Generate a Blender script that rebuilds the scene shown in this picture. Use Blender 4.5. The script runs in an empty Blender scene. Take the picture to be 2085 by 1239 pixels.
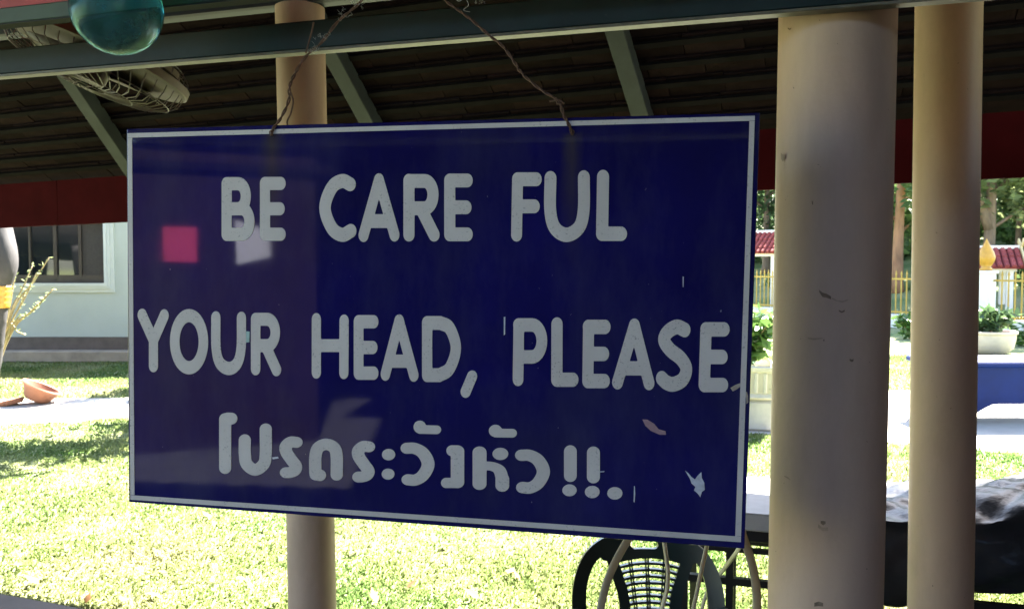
import bpy, math, random
import numpy as np
from mathutils import Vector, Matrix
random.seed(7); RNG = np.random.default_rng(7)
R = math.radians
scn = bpy.context.scene
COL = scn.collection

# ------------------------------------------------------------------ camera, sky, sun, exposure
F, CX, CY, EYE = 1750.0, 1042.5, 619.5, 1.7          # photograph: 2085 x 1239
PITCH = math.atan(82.5 / F)
cam_d = bpy.data.cameras.new('camera'); cam = bpy.data.objects.new('camera', cam_d); COL.objects.link(cam)
cam.location = (0, 0, EYE); cam.rotation_euler = (R(90) - PITCH, 0, 0)
cam_d.sensor_width = 36; cam_d.lens = F / 2085 * 36; cam_d.clip_start = .05; cam_d.clip_end = 1000
cam_d.dof.use_dof = True; cam_d.dof.focus_distance = 1.7; cam_d.dof.aperture_fstop = 14
scn.camera = cam
SUN_AZ, SUN_EL = R(32), R(46)                          # azimuth measured from +Y towards +X
wd = bpy.data.worlds.new('World'); scn.world = wd; wd.use_nodes = True
wn = wd.node_tree
sky = wn.nodes.new('ShaderNodeTexSky'); sky.sky_type = 'NISHITA'; sky.sun_disc = False
sky.sun_elevation = SUN_EL; sky.sun_rotation = SUN_AZ
bg = wn.nodes['Background']; bg.inputs['Strength'].default_value = .05
wn.links.new(sky.outputs[0], bg.inputs[0])
sl = bpy.data.lights.new('sun', 'SUN'); sl.energy = 4.5; sl.angle = R(.5); sl.color = (1, .95, .87)
so = bpy.data.objects.new('sun', sl); COL.objects.link(so); so.location = (20, 10, 30)
sd = Vector((math.sin(SUN_AZ) * math.cos(SUN_EL), math.cos(SUN_AZ) * math.cos(SUN_EL), math.sin(SUN_EL)))
so.rotation_euler = sd.to_track_quat('Z', 'Y').to_euler()
vs = scn.view_settings; vs.view_transform = 'Standard'; vs.look = 'None'; vs.gamma = 1; vs.exposure = 4.1
scn.cycles.max_bounces = 8; scn.cycles.transparent_max_bounces = 8; scn.cycles.caustics_reflective = False; scn.cycles.caustics_refractive = False

# ------------------------------------------------------------------ pixel -> place helpers
CAM = np.array([0, 0, EYE])
def ray(x, y):
    a = (x - CX) / F; b = (CY - y) / F
    return np.array([a, math.cos(PITCH) + b * math.sin(PITCH), b * math.cos(PITCH) - math.sin(PITCH)])
def at(x, y, Y):
    r = ray(x, y); return CAM + r * (Y / r[1])
def gnd(x, y, z=0.):
    r = ray(x, y); return CAM + r * ((z - EYE) / r[2])
def onp(x, y, p0, n):
    r = ray(x, y); return CAM + r * (((np.array(p0) - CAM) @ n) / (r @ n))
def A3(*v): return np.array(v, float)

# ------------------------------------------------------------------ object helpers
TM = {}
def tag(o, label=None, cat=None, group=None, kind=None):
    if label: o['label'] = label
    if cat: o['category'] = cat
    if group: o['group'] = group
    if kind: o['kind'] = kind
    return o
def thing(name, loc, label, cat, rz=0., group=None):
    o = bpy.data.objects.new(name, None); COL.objects.link(o); o.empty_display_size = .1
    o.location = loc; o.rotation_euler = (0, 0, rz)
    TM[o.name] = Matrix.Translation(Vector(loc)) @ Matrix.Rotation(rz, 4, 'Z')
    return tag(o, label, cat, group)
class MB:
    def __init__(s): s.v = []; s.f = []; s.m = []
    def add(s, vs, fs, mi=0):
        o = len(s.v); s.v.extend([tuple(float(c) for c in v) for v in vs]); s.f.extend([tuple(i + o for i in f) for f in fs]); s.m.extend([mi] * len(fs)); return s
    def box(s, c, size, ax=None, mi=0, bev=0.):
        """box about c; ax = three unit axes"""
        c = np.array(c, float); h = np.array(size, float) / 2
        ax = np.eye(3) if ax is None else np.array(ax, float)
        if bev <= 0:
            vs = [c + ax[0] * h[0] * i + ax[1] * h[1] * j + ax[2] * h[2] * k for i in (-1, 1) for j in (-1, 1) for k in (-1, 1)]
            return s.add(vs, [(0, 1, 3, 2), (4, 6, 7, 5), (0, 4, 5, 1), (2, 3, 7, 6), (0, 2, 6, 4), (1, 5, 7, 3)], mi)
        b = min(bev, h.min() * .9); vs = []; idx = {}
        for i in (-1, 1):
            for j in (-1, 1):
                for k in (-1, 1):
                    for a in range(3):
                        q = np.array([i, j, k]) * (h - b); q[a] = [i, j, k][a] * h[a]
                        idx[(i, j, k, a)] = len(vs); vs.append(c + ax.T @ q)
        fs = []
        for a in range(3):
            b1, b2 = (a + 1) % 3, (a + 2) % 3
            for sg in (-1, 1):
                cyc = [(-1, -1), (1, -1), (1, 1), (-1, 1)]
                f = []
                for p, q in (cyc if sg > 0 else cyc[::-1]):
                    t = [0, 0, 0]; t[a] = sg; t[b1] = p; t[b2] = q; f.append(idx[(*t, a)])
                fs.append(tuple(f))
        for a in range(3):
            b1, b2 = (a + 1) % 3, (a + 2) % 3
            for p in (-1, 1):
                for q in (-1, 1):
                    t0 = [0, 0, 0]; t0[a] = -1; t0[b1] = p; t0[b2] = q; t1 = list(t0); t1[a] = 1
                    f = [idx[(*t0, b1)], idx[(*t1, b1)], idx[(*t1, b2)], idx[(*t0, b2)]]
                    fs.append(tuple(f if p * q > 0 else f[::-1]))
        for i in (-1, 1):
            for j in (-1, 1):
                for k in (-1, 1):
                    f = [idx[(i, j, k, a)] for a in range(3)]
                    fs.append(tuple(f if i * j * k > 0 else f[::-1]))
        return s.add(vs, fs, mi)
    def tube(s, pts, rad, n=8, caps=True, flat=None, mi=0):
        """tube through pts, radius per point; flat = (width factor, thickness factor)"""
        pts = [np.array(p, float) for p in pts]; m = len(pts)
        rad = [rad] * m if np.isscalar(rad) else rad
        vs = []; ref = None
        for i, p in enumerate(pts):
            t = pts[min(i + 1, m - 1)] - pts[max(i - 1, 0)]; t = t / (np.linalg.norm(t) + 1e-12)
            if ref is None:
                ref = np.array([0, 0, 1.]) if abs(t[2]) < .9 else np.array([1., 0, 0])
                a = np.cross(t, ref)
            else:
                a = a - t * (a @ t)
            a = a / (np.linalg.norm(a) + 1e-12); b = np.cross(t, a)
            for k in range(n):
                w = 2 * math.pi * k / n; ca, sa = math.cos(w), math.sin(w)
                if flat: ca *= flat[0]; sa *= flat[1]
                vs.append(p + (a * ca + b * sa) * rad[i])
        fs = [(i * n + k, i * n + (k + 1) % n, (i + 1) * n + (k + 1) % n, (i + 1) * n + k) for i in range(m - 1) for k in range(n)]
        if caps: fs += [tuple(range(n))[::-1], tuple((m - 1) * n + k for k in range(n))]
        return s.add(vs, fs, mi)
    def lathe(s, prof, c=(0, 0, 0), n=24, M=None, mi=0, sq=None):
        """prof = [(r, z)] about z through c, optional 3x3 M"""
        vs = []
        for r, z in prof:
            for k in range(n):
                w = 2 * math.pi * (k + (.5 if sq else 0)) / n
                v = np.array([r * math.cos(w), r * math.sin(w), z])
                if M is not None: v = np.array(M) @ v
                vs.append(v + np.array(c))
        m = len(prof)
        fs = [(i * n + k, i * n + (k + 1) % n, (i + 1) * n + (k + 1) % n, (i + 1) * n + k) for i in range(m - 1) for k in range(n)]
        if prof[0][0] > 1e-6: fs.append(tuple(range(n))[::-1])
        if prof[-1][0] > 1e-6: fs.append(tuple((m - 1) * n + k for k in range(n)))
        return s.add(vs, fs, mi)
    def prism(s, poly, off, mi=0):
        """planar 3D polygon extruded by vector off"""
        n = len(poly); a = [np.array(p, float) for p in poly]; b = [p + np.array(off) for p in a]
        return s.add(a + b, [tuple(range(n)), tuple(range(2 * n - 1, n - 1, -1))] + [(i, i + n, (i + 1) % n + n, (i + 1) % n) for i in range(n)], mi)
    def build(s, name, mat, parent=None, smooth=False, world=True):
        me = bpy.data.meshes.new(name)
        vs = s.v
        if parent is not None and world:
            root = parent
            while root.parent: root = root.parent
            inv = TM[root.name].inverted(); vs = [tuple(inv @ Vector(v)) for v in s.v]
        me.from_pydata(vs, [], s.f)
        mats = mat if isinstance(mat, (list, tuple)) else [mat]
        for m in mats: me.materials.append(m)
        if len(mats) > 1: me.polygons.foreach_set('material_index', s.m)
        if smooth: me.polygons.foreach_set('use_smooth', [True] * len(me.polygons))
        me.update()
        o = bpy.data.objects.new(name, me); COL.objects.link(o)
        if parent is not None: o.parent = parent
        return o
def smooth_angle(o, deg=35):
    me = o.data
    me.polygons.foreach_set('use_smooth', [True] * len(me.polygons))
    try: me.set_sharp_from_angle(angle=R(deg))
    except Exception: pass
    return o
def np_mesh(name, V, Fc, mat, parent=None, attr=None):
    me = bpy.data.meshes.new(name); V = np.asarray(V, np.float32); Fc = np.asarray(Fc, np.int32)
    k = Fc.shape[1]
    me.vertices.add(len(V)); me.vertices.foreach_set('co', V.ravel())
    me.loops.add(Fc.size); me.loops.foreach_set('vertex_index', Fc.ravel())
    me.polygons.add(len(Fc)); me.polygons.foreach_set('loop_start', np.arange(0, Fc.size, k, dtype=np.int32))
    me.update(calc_edges=True); me.materials.append(mat)
    o = bpy.data.objects.new(name, me); COL.objects.link(o)
    if parent is not None: o.parent = parent
    return o
def catmull(pts, n=8):
    P = [np.array(p, float) for p in pts]; out = []
    P = [2 * P[0] - P[1]] + P + [2 * P[-1] - P[-2]]
    for i in range(1, len(P) - 2):
        for k in range(n):
            t = k / n
            out.append(.5 * (2 * P[i] + (P[i + 1] - P[i - 1]) * t + (2 * P[i - 1] - 5 * P[i] + 4 * P[i + 1] - P[i + 2]) * t * t + (3 * P[i] - P[i - 1] - 3 * P[i + 1] + P[i + 2]) * t ** 3))
    out.append(P[-2]); return out

# ------------------------------------------------------------------ materials
class NT:
    def __init__(s, name):
        s.m = bpy.data.materials.new(name); s.m.use_nodes = True; s.t = s.m.node_tree
        s.b = s.t.nodes['Principled BSDF']; s.out = s.t.nodes['Material Output']
    def n(s, ty, **kw):
        nd = s.t.nodes.new('ShaderNode' + ty)
        for k, v in kw.items(): setattr(nd, k, v)
        return nd
    def l(s, a, b): s.t.links.new(a, b)
    def co(s, scale=(1, 1, 1), space='Object'):
        tc = s.n('TexCoord'); mp = s.n('Mapping'); mp.inputs['Scale'].default_value = scale
        s.l(tc.outputs[space], mp.inputs[0]); return mp.outputs[0]
    def noise(s, scale, detail=4, rough=.55, co=None):
        nd = s.n('TexNoise'); nd.inputs['Scale'].default_value = scale; nd.inputs['Detail'].default_value = detail; nd.inputs['Roughness'].default_value = rough
        s.l(co if co is not None else s.co(), nd.inputs['Vector']); return nd.outputs[0]
    def ramp(s, fac, *stops):
        r = s.n('ValToRGB'); e = r.color_ramp.elements
        while len(e) < len(stops): e.new(.5)
        for el, (p, c) in zip(e, stops):
            el.position = p; el.color = (*c, 1) if len(c) == 3 else c
        s.l(fac, r.inputs[0]); return r.outputs[0]
    def mix(s, fac, a, b, mode='MIX'):
        m = s.n('Mix', data_type='RGBA', blend_type=mode)
        for i, v in ((0, fac), (6, a), (7, b)):
            if hasattr(v, 'is_linked'): s.l(v, m.inputs[i])
            elif i == 0: m.inputs[0].default_value = v
            else: m.inputs[i].default_value = (*v, 1)
        return m.outputs[2]
    def bump(s, h, st=.2, dist=.01):
        b = s.n('Bump'); b.inputs['Strength'].default_value = st; b.inputs['Distance'].default_value = dist
        s.l(h, b.inputs['Height']); s.l(b.outputs[0], s.b.inputs['Normal'])
    def set(s, **kw):
        for k, v in kw.items():
            i = s.b.inputs[k.replace('_', ' ')]
            if hasattr(v, 'is_linked'): s.l(v, i)
            elif isinstance(v, tuple): i.default_value = (*v, 1) if len(v) == 3 else v
            else: i.default_value = v
        return s
def G3(v): return (v, v, v)
def simple(name, c, rough=.6, var=.25, scale=6., bump=.15, bscale=40., metal=0., spec=.5, stretch=(1, 1, 1), dirt=None):
    t = NT(name); co = t.co(stretch)
    n1 = t.noise(scale, 5, .6, co)
    lo = tuple(x * (1 - var) for x in c); hi = tuple(min(1, x * (1 + var * .6)) for x in c)
    colr = t.ramp(n1, (.3, lo), (.7, hi))
    if dirt:
        n3 = t.noise(dirt[1], 6, .7, co); colr = t.mix(t.ramp(n3, (dirt[2], G3(0)), (min(1, dirt[2] + .12), G3(1))), colr, dirt[0])
    t.set(Base_Color=colr, Roughness=rough, Metallic=metal); t.b.inputs['Specular IOR Level'].default_value = spec
    if bump: t.bump(t.noise(bscale, 4, .6, co), bump, .004)
    return t.m
def leafmat(name, c1, c2, c3, trans=.35, rough=.5):
    t = NT(name); g = t.n('NewGeometry')
    colr = t.ramp(g.outputs['Random Per Island'], (0, c1), (.5, c2), (1, c3))
    d = t.b; t.set(Base_Color=colr, Roughness=rough); d.inputs['Specular IOR Level'].default_value = .35
    tr = t.n('BsdfTranslucent'); t.l(t.mix(.5, colr, tuple(min(1, x * 1.5) for x in c3)), tr.inputs[0])
    mx = t.n('MixShader'); mx.inputs[0].default_value = trans
    t.l(d.outputs[0], mx.inputs[1]); t.l(tr.outputs[0], mx.inputs[2]); t.l(mx.outputs[0], t.out.inputs[0]); return t.m

M = {}
def concrete_col():
    t = NT('cream_paint'); co = t.co(); cs = t.co((1, 1, .25))
    base = t.ramp(t.noise(3, 5, .6, cs), (.3, (.5, .34, .24)), (.7, (.6, .415, .3)))
    gr = t.ramp(t.noise(7, 6, .72, t.co((1, 1, .35))), (.46, G3(0)), (.72, G3(.42))); base = t.mix(gr, base, (.36, .25, .17))
    d1 = t.ramp(t.noise(26, 6, .75, t.co((1, 1, .55))), (.69, G3(0)), (.76, G3(1)))
    base = t.mix(d1, base, (.36, .27, .19))
    d2 = t.ramp(t.noise(70, 3, .6, co), (.735, G3(0)), (.76, G3(1)))
    base = t.mix(d2, base, (.1, .07, .05))
    t.set(Base_Color=base, Roughness=.55); t.bump(t.noise(60, 5, .6, co), .18, .004); return t.m
M['column'] = concrete_col()
M['green_steel'] = simple('green_painted_steel', (.009, .022, .024), .55, .35, 9, .1, 60, spec=.25, dirt=((.06, .06, .055), 30, .68))
M['grey_green'] = simple('grey_green_rafter', (.03, .033, .037), .7, .25, 6, .1, spec=.2)
M['lip'] = simple('worn_beam_lip', (.12, .108, .075), .5, .4, 25, .1)
M['red_board'] = simple('red_painted_board', (.42, .028, .03), .5, .2, 8, .1)
M['green_trim'] = simple('green_trim', (.028, .058, .028), .5, .3, 8, .1)
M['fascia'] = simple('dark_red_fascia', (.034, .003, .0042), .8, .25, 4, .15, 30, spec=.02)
def tile_mat():
    t = NT('roof_tile'); oi = t.n('ObjectInfo'); co = t.co()
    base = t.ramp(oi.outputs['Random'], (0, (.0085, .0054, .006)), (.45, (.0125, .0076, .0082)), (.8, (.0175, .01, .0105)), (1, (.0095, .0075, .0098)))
    n = t.ramp(t.noise(9, 6, .7, co), (.35, G3(.55)), (.7, G3(1.15)))
    t.set(Base_Color=t.mix(1., base, n, 'MULTIPLY'), Roughness=.85); t.b.inputs['Specular IOR Level'].default_value = .02; t.bump(t.noise(40, 5, .7, co), .4, .006); return t.m
M['tile'] = tile_mat()
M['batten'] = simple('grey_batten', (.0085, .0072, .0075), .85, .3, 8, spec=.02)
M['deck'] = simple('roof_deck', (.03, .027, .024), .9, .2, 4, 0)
M['floor'] = simple('paved_floor', (.17, .145, .125), .8, .25, 3, .3, 30, dirt=((.24, .2, .16), 8, .62))
M['concrete'] = simple('pale_concrete', (.44, .4, .34), .85, .2, 2, .3, 30, dirt=((.36, .33, .29), 5, .6))
def lawn_mat():
    t = NT('lawn_ground'); co = t.co()
    a = t.ramp(t.noise(.55, 4, .6, co), (.34, (.13, .19, .07)), (.55, (.26, .28, .14)), (.72, (.37, .34, .21)))
    b = t.ramp(t.noise(22, 5, .7, co), (.3, G3(.8)), (.72, G3(1.2)))
    t.set(Base_Color=t.mix(1., a, b, 'MULTIPLY'), Roughness=.95); t.b.inputs['Specular IOR Level'].default_value = .1
    t.bump(t.noise(30, 5, .7, co), .8, .03); return t.m
M['lawn'] = lawn_mat()
def grass_mat():
    t = NT('grass_blades'); co = t.co(); g = t.n('NewGeometry')
    a = t.ramp(t.noise(.75, 4, .6, co), (.38, (.1, .175, .045)), (.52, (.21, .26, .09)), (.66, (.33, .325, .165)))
    r = t.ramp(g.outputs['Random Per Island'], (0, G3(.75)), (.8, G3(1.05)), (1, (1.25, 1.2, 1.1)))
    c = t.mix(1., a, r, 'MULTIPLY')
    t.set(Base_Color=c, Roughness=.6); t.b.inputs['Specular IOR Level'].default_value = .3
    tr = t.n('BsdfTranslucent'); t.l(c, tr.inputs[0]); mx = t.n('MixShader'); mx.inputs[0].default_value = .5
    t.l(t.b.outputs[0], mx.inputs[1]); t.l(tr.outputs[0], mx.inputs[2]); t.l(mx.outputs[0], t.out.inputs[0]); return t.m
M['grass'] = grass_mat()
M['white_wall'] = simple('white_plaster', (.43, .46, .42), .8, .06, 2, .15, 50)
M['moulding'] = simple('white_moulding', (.55, .57, .54), .6, .04, 5, .05)
M['plinth'] = simple('dark_plinth', (.1, .075, .065), .6, .3, 5)
M['step'] = simple('brown_step', (.34, .27, .2), .8, .25, 4)
M['alu'] = simple('bronze_aluminium', (.045, .035, .028), .4, .2, 9, 0)
def glass_pane():
    t = NT('dark_window_glass'); t.set(Base_Color=(.012, .016, .018), Roughness=.04); t.b.inputs['Specular IOR Level'].default_value = .9; return t.m
M['pane'] = glass_pane()
M['screen'] = simple('fly_screen', (.05, .042, .036), .8, .2, 30, 0)
M['elephant'] = simple('grey_statue', (.036, .032, .032), .7, .5, 3.5, .5, 22, stretch=(1, 1, .5))
M['gold'] = simple('gold_paint', (.5, .26, .035), .38, .2, 8, .1)
M['gold_fence'] = simple('yellow_fence_paint', (.42, .27, .04), .45, .2, 3, .05)
M['terracotta'] = simple('terracotta', (.23, .1, .055), .8, .25, 6, .2)
M['white_post'] = simple('white_post_paint', (.78, .74, .7), .7, .07, 4, .1)
M['red_tile'] = simple('red_glazed_tile', (.3, .07, .065), .8, .3, 4, .1, spec=.08)
M['planter'] = simple('planter_concrete', (.6, .56, .5), .85, .2, 5, .3, dirt=((.3, .28, .2), 6, .6))
M['pot'] = simple('pinkish_pot', (.6, .5, .46), .8, .15, 4, .2)
M['blue'] = simple('blue_paint', (.0022, .014, .1), .55, .2, 5, .1, spec=.15)
M['table_top'] = simple('grey_table_top', (.46, .43, .44), .5, .2, 5, .1)
M['black_steel'] = simple('black_steel', (.012, .011, .011), .45, .3, 8, .05)
M['chair'] = simple('dark_green_plastic', (.012, .03, .032), .32, .2, 4, .05)
M['cane'] = simple('cream_cane', (.5, .43, .31), .5, .25, 12, .1, stretch=(1, 1, .3))
M['rust'] = simple('rusty_wire', (.13, .062, .035), .8, .5, 60, .4, 200)
M['web'] = simple('cobweb', (.4, .38, .34), .9, .2, 20, 0)
M['fan_cream'] = simple('aged_cream_plastic', (.13, .095, .06), .5, .25, 8, .05, spec=.25)
M['fan_blade'] = simple('dusty_blade', (.09, .07, .055), .6, .3, 8)
M['fan_wire'] = simple('aged_wire', (.15, .12, .095), .5, .3, 15, .05)
M['bark'] = simple('bark', (.2, .14, .1), .9, .5, 5, .8, 14, stretch=(1, 1, .3))
M['bark_red'] = simple('reddish_bark', (.34, .18, .1), .9, .45, 4, .8, 14, stretch=(1, 1, .3))
M['leaf_a'] = leafmat('leaf_mid', (.04, .085, .03), (.075, .14, .045), (.14, .21, .07), .45)
M['leaf_b'] = leafmat('leaf_dark', (.022, .05, .026), (.045, .085, .038), (.08, .13, .05), .4)
M['leaf_c'] = leafmat('leaf_pale', (.08, .12, .05), (.15, .2, .08), (.26, .29, .13), .45)
M['leaf_d'] = leafmat('leaf_glossy', (.03, .08, .02), (.06, .14, .03), (.14, .24, .06), .25, .3)
M['stem'] = simple('pale_stem', (.3, .24, .12), .7, .4, 8, .2)
M['dry_leaf'] = leafmat('dry_leaf', (.12, .05, .02), (.2, .09, .035), (.3, .16, .07), .2, .8)
M['pink'] = simple('pink_poster', (.3, .012, .055), .6, .1, 5, 0)
M['paper'] = simple('white_paper', (.3, .31, .36), .7, .04, 5, 0)
M['wood2'] = simple('brown_wood', (.15, .1, .075), .7, .3, 6, .2)
M['wood'] = simple('dark_wood', (.014, .009, .008), .8, .3, 6, .2, spec=.06)
def tarp_mat():
    t = NT('black_plastic_sheet'); t.set(Base_Color=t.ramp(t.noise(5, 4), (.3, (.012, .012, .015)), (.7, (.028, .029, .036))), Roughness=.34); t.b.inputs['Specular IOR Level'].default_value = .26
    t.bump(t.noise(9, 4, .6), .35, .02); return t.m
M['tarp'] = tarp_mat()

# ------------------------------------------------------------------ flat shapes from distance fields (letters, chair back)
def sd_strokes(X, Y, strokes, rx, ry):
    """strokes: list of polylines (or (polyline, rx, ry)); signed distance, elliptical brush"""
    best = np.full(X.shape, 1e9)
    for st in strokes:
        pl, ax, ay = (st if isinstance(st, tuple) and not np.isscalar(st[0][0]) and len(st) == 3 and np.isscalar(st[1]) else (st, rx, ry))
        x, y = X / ax, Y / ay; pl = [(p[0] / ax, p[1] / ay) for p in pl]
        if len(pl) == 1: pl = [pl[0], (pl[0][0] + 1e-6, pl[0][1])]
        for (x0, y0), (x1, y1) in zip(pl[:-1], pl[1:]):
            dx, dy = x1 - x0, y1 - y0; L = dx * dx + dy * dy + 1e-12
            t = np.clip(((x - x0) * dx + (y - y0) * dy) / L, 0, 1)
            best = np.minimum(best, (np.hypot(x - x0 - t * dx, y - y0 - t * dy) - 1) * min(ax, ay))
    return best
def march(Fd, xs, ys):
    """marching squares: polygons of the region Fd<0 -> verts2d, faces, boundary edges"""
    V = []; key = {}; faces = []; ins = Fd < 0
    def vert(k, x, y):
        if k not in key: key[k] = len(V); V.append((x, y))
        return key[k]
    any4 = ins[:-1, :-1] | ins[1:, :-1] | ins[:-1, 1:] | ins[1:, 1:]
    for j, i in zip(*np.nonzero(any4)):
        cs = [(j, i), (j, i + 1), (j + 1, i + 1), (j + 1, i)]; poly = []
        for a in range(4):
            p, q = cs[a], cs[(a + 1) % 4]; fp, fq = Fd[p], Fd[q]
            if fp < 0: poly.append(vert(p, xs[p[1]], ys[p[0]]))
            if (fp < 0) != (fq < 0):
                k = (p, q) if p < q else (q, p); t = fp / (fp - fq)
                poly.append(vert(k, xs[p[1]] + t * (xs[q[1]] - xs[p[1]]), ys[p[0]] + t * (ys[q[0]] - ys[p[0]])))
        if len(poly) > 2: faces.append(tuple(poly))
    cnt = {}
    for f in faces:
        for a, b in zip(f, f[1:] + f[:1]): cnt[(a, b)] = 1
    edges = [e for e in cnt if (e[1], e[0]) not in cnt]
    return V, faces, edges

# ================================================================== LARGE STRUCTURE
# ---- ground
def sheet(name, poly, z, mat, sub=0):
    b = MB(); b.add([(x, y, z) for x, y in poly], [tuple(range(len(poly)))]); return tag(b.build(name, mat), kind='structure')
sheet('lawn', [(-200, -200), (200, -200), (200, 300), (-200, 300)], 0, M['lawn'])
# paved floor of the shelter (a low slab); its outer edge runs parallel to the column row
n20 = A3(math.sin(R(20)), math.cos(R(20)), 0); u20 = A3(math.cos(R(20)), -math.sin(R(20)), 0)
b = MB(); e = n20 * 3.13
pl = [e - u20 * 5.2, e + u20 * 7, n20 * .2 + u20 * 7, n20 * .2 - u20 * 5.2]
b.prism([(p[0], p[1], -.1) for p in pl][::-1], (0, 0, .135)); tag(b.build('paved_floor', M['floor']), kind='structure')
b = MB(); pl = [n20 * .2 - u20 * 6.5, n20 * .2 + u20 * 7, -n20 * 9.5 + u20 * 7, -n20 * 9.5 - u20 * 6.5]
b.add([(p[0], p[1], .008) for p in pl], [(0, 1, 2, 3)]); tag(b.build('shade_yard_sheet', simple('yard_shade_tone', (.045, .045, .045), .9, .3, 5, .3, 60, spec=.1)), kind='structure')  # dark sheet added to dim the yard mirrored in the sign
# concrete path crossing the lawn
def ribbon(name, far, near, z, mat):
    n = len(far); V = [(p[0], p[1], z) for p in far] + [(p[0], p[1], z) for p in near]
    b = MB(); b.add(V, [(i, i + 1, n + i + 1, n + i) for i in range(n - 1)]); return tag(b.build(name, mat), kind='structure')
far = [gnd(x, y) for x, y in ((-900, 818), (-300, 814), (100, 812), (400, 808), (800, 803), (1300, 797), (1830, 795), (2100, 798), (2500, 806))]
near = [gnd(x, y) for x, y in ((-900, 880), (-300, 868), (100, 862), (400, 842), (800, 850), (1300, 868), (1830, 905), (2100, 926), (2500, 965))]
far = catmull([p[:2] for p in far], 6); near = catmull([p[:2] for p in near], 6)
near = [p + A3(.06 * math.sin(i * 1.7), .07 * math.sin(i * 2.3)) for i, p in enumerate(near)]
ribbon('path', far, near, .006, M['concrete'])
# ---- hill behind the fence
gx = np.linspace(0, 70, 60); gy = np.linspace(18, 120, 70); V = []; Fq = []
FA = A3(7.9, 26.8); FB = A3(12.6, 19.4)                     # fence line
fd = (FB - FA) / np.linalg.norm(FB - FA); fn = A3(-fd[1], fd[0]); fn = fn if fn[1] > 0 else -fn
def hill_z(x, y):
    d = (A3(x, y) - FA) @ fn - .9
    if d <= 0: return -.08
    return -.08 + 4.6 * (1 - math.exp(-d / 13.)) + .22 * math.sin(x * .5) * math.sin(y * .43) * min(1, d / 4)
for y in gy:
    for x in gx: V.append((x, y, hill_z(x, y)))
Fq = [(j * 60 + i, j * 60 + i + 1, (j + 1) * 60 + i + 1, (j + 1) * 60 + i) for j in range(69) for i in range(59)]
o = np_mesh('hill', V, Fq, M['lawn']); tag(o, kind='structure')

# ---- tiled shelter in front: roof slope, rafters, fascia, columns
EA, ES, ED = R(20), R(38), 5.14
ez = A3(0, 0, 1); en = A3(math.sin(EA), math.cos(EA), 0); eu = A3(math.cos(EA), -math.sin(EA), .0215); eu /= np.linalg.norm(eu)   # the old eave sags a little to one end
es = -math.cos(ES) * en + math.sin(ES) * ez; es -= eu * (es @ eu); es /= np.linalg.norm(es); ew = np.cross(es, eu) * -1; ew = ew if ew[2] > 0 else -ew      # up-slope, outward normal
ZB, ZT = 2.125, 2.46
P0 = en * ED + ez * ZT
shelter = thing('tiled_shelter', tuple(en * 2.9), 'open shelter with dark tiled roof underside, red fascia and cream columns', 'shelter')
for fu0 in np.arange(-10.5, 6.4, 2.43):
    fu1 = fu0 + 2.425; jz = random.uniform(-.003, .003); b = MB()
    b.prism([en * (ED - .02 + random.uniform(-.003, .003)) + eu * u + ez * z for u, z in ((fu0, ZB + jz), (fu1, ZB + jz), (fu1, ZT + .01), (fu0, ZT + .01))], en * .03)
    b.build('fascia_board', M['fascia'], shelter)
def us(x, y):
    q = onp(x, y, P0, ew); return (q - P0) @ eu, (q - P0) @ es
for (ax, ay), (bx, by) in (((165, 168), (256, 304)), ((692, 110), (764, 246)), ((1262, 62), (1313, 233))):
    (ua, sa), (ub, sb_) = us(ax, ay), us(bx, by); k = (ub - ua) / (sb_ - sa)
    pa, pb = P0 + eu * (ua + (.0 - sa) * k) + es * .0, P0 + eu * (ua + (2.3 - sa) * k) + es * 2.3
    d_ = (pb - pa) / np.linalg.norm(pb - pa); b = MB(); b.box((pa + pb) / 2 - ew * .05, (.1, np.linalg.norm(pb - pa), .1), (np.cross(d_, ew), d_, ew), bev=.004); b.build('rafter', M['grey_green'], shelter)
for u in (-9.2, -6.9, 1.6, 3.9, 6.1):
    b = MB(); b.box(P0 + eu * u + es * 1.15 - ew * .05, (.1, 2.3, .1), (eu, es, ew), bev=.004); b.build('rafter', M['grey_green'], shelter)
# roof deck (outer skin) with tiles underneath as its pieces
TW, TC = .31, .14
def inframe(p, mx=140):
    q = p - CAM; yf = q[1] * math.cos(PITCH) - q[2] * math.sin(PITCH); zu = q[1] * math.sin(PITCH) + q[2] * math.cos(PITCH)
    if yf < .1: return None
    x, y = CX + F * q[0] / yf, CY - F * zu / yf
    return (x, y) if -mx < x < 2085 + mx and -mx * .7 < y < 1239 else None
b = MB(); c = P0 + eu * -2 + es * 1.2 + ew * .085
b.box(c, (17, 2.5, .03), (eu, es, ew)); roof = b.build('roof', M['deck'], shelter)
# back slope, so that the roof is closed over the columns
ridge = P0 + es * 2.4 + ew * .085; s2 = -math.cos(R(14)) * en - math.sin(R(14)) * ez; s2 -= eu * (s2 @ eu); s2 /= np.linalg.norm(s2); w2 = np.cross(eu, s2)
b = MB(); b.box(ridge + eu * -2 + s2 * 1.1, (17, 2.3, .03), (eu, s2, w2)); b.build('back_roof_slope', M['deck'], shelter)
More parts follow.
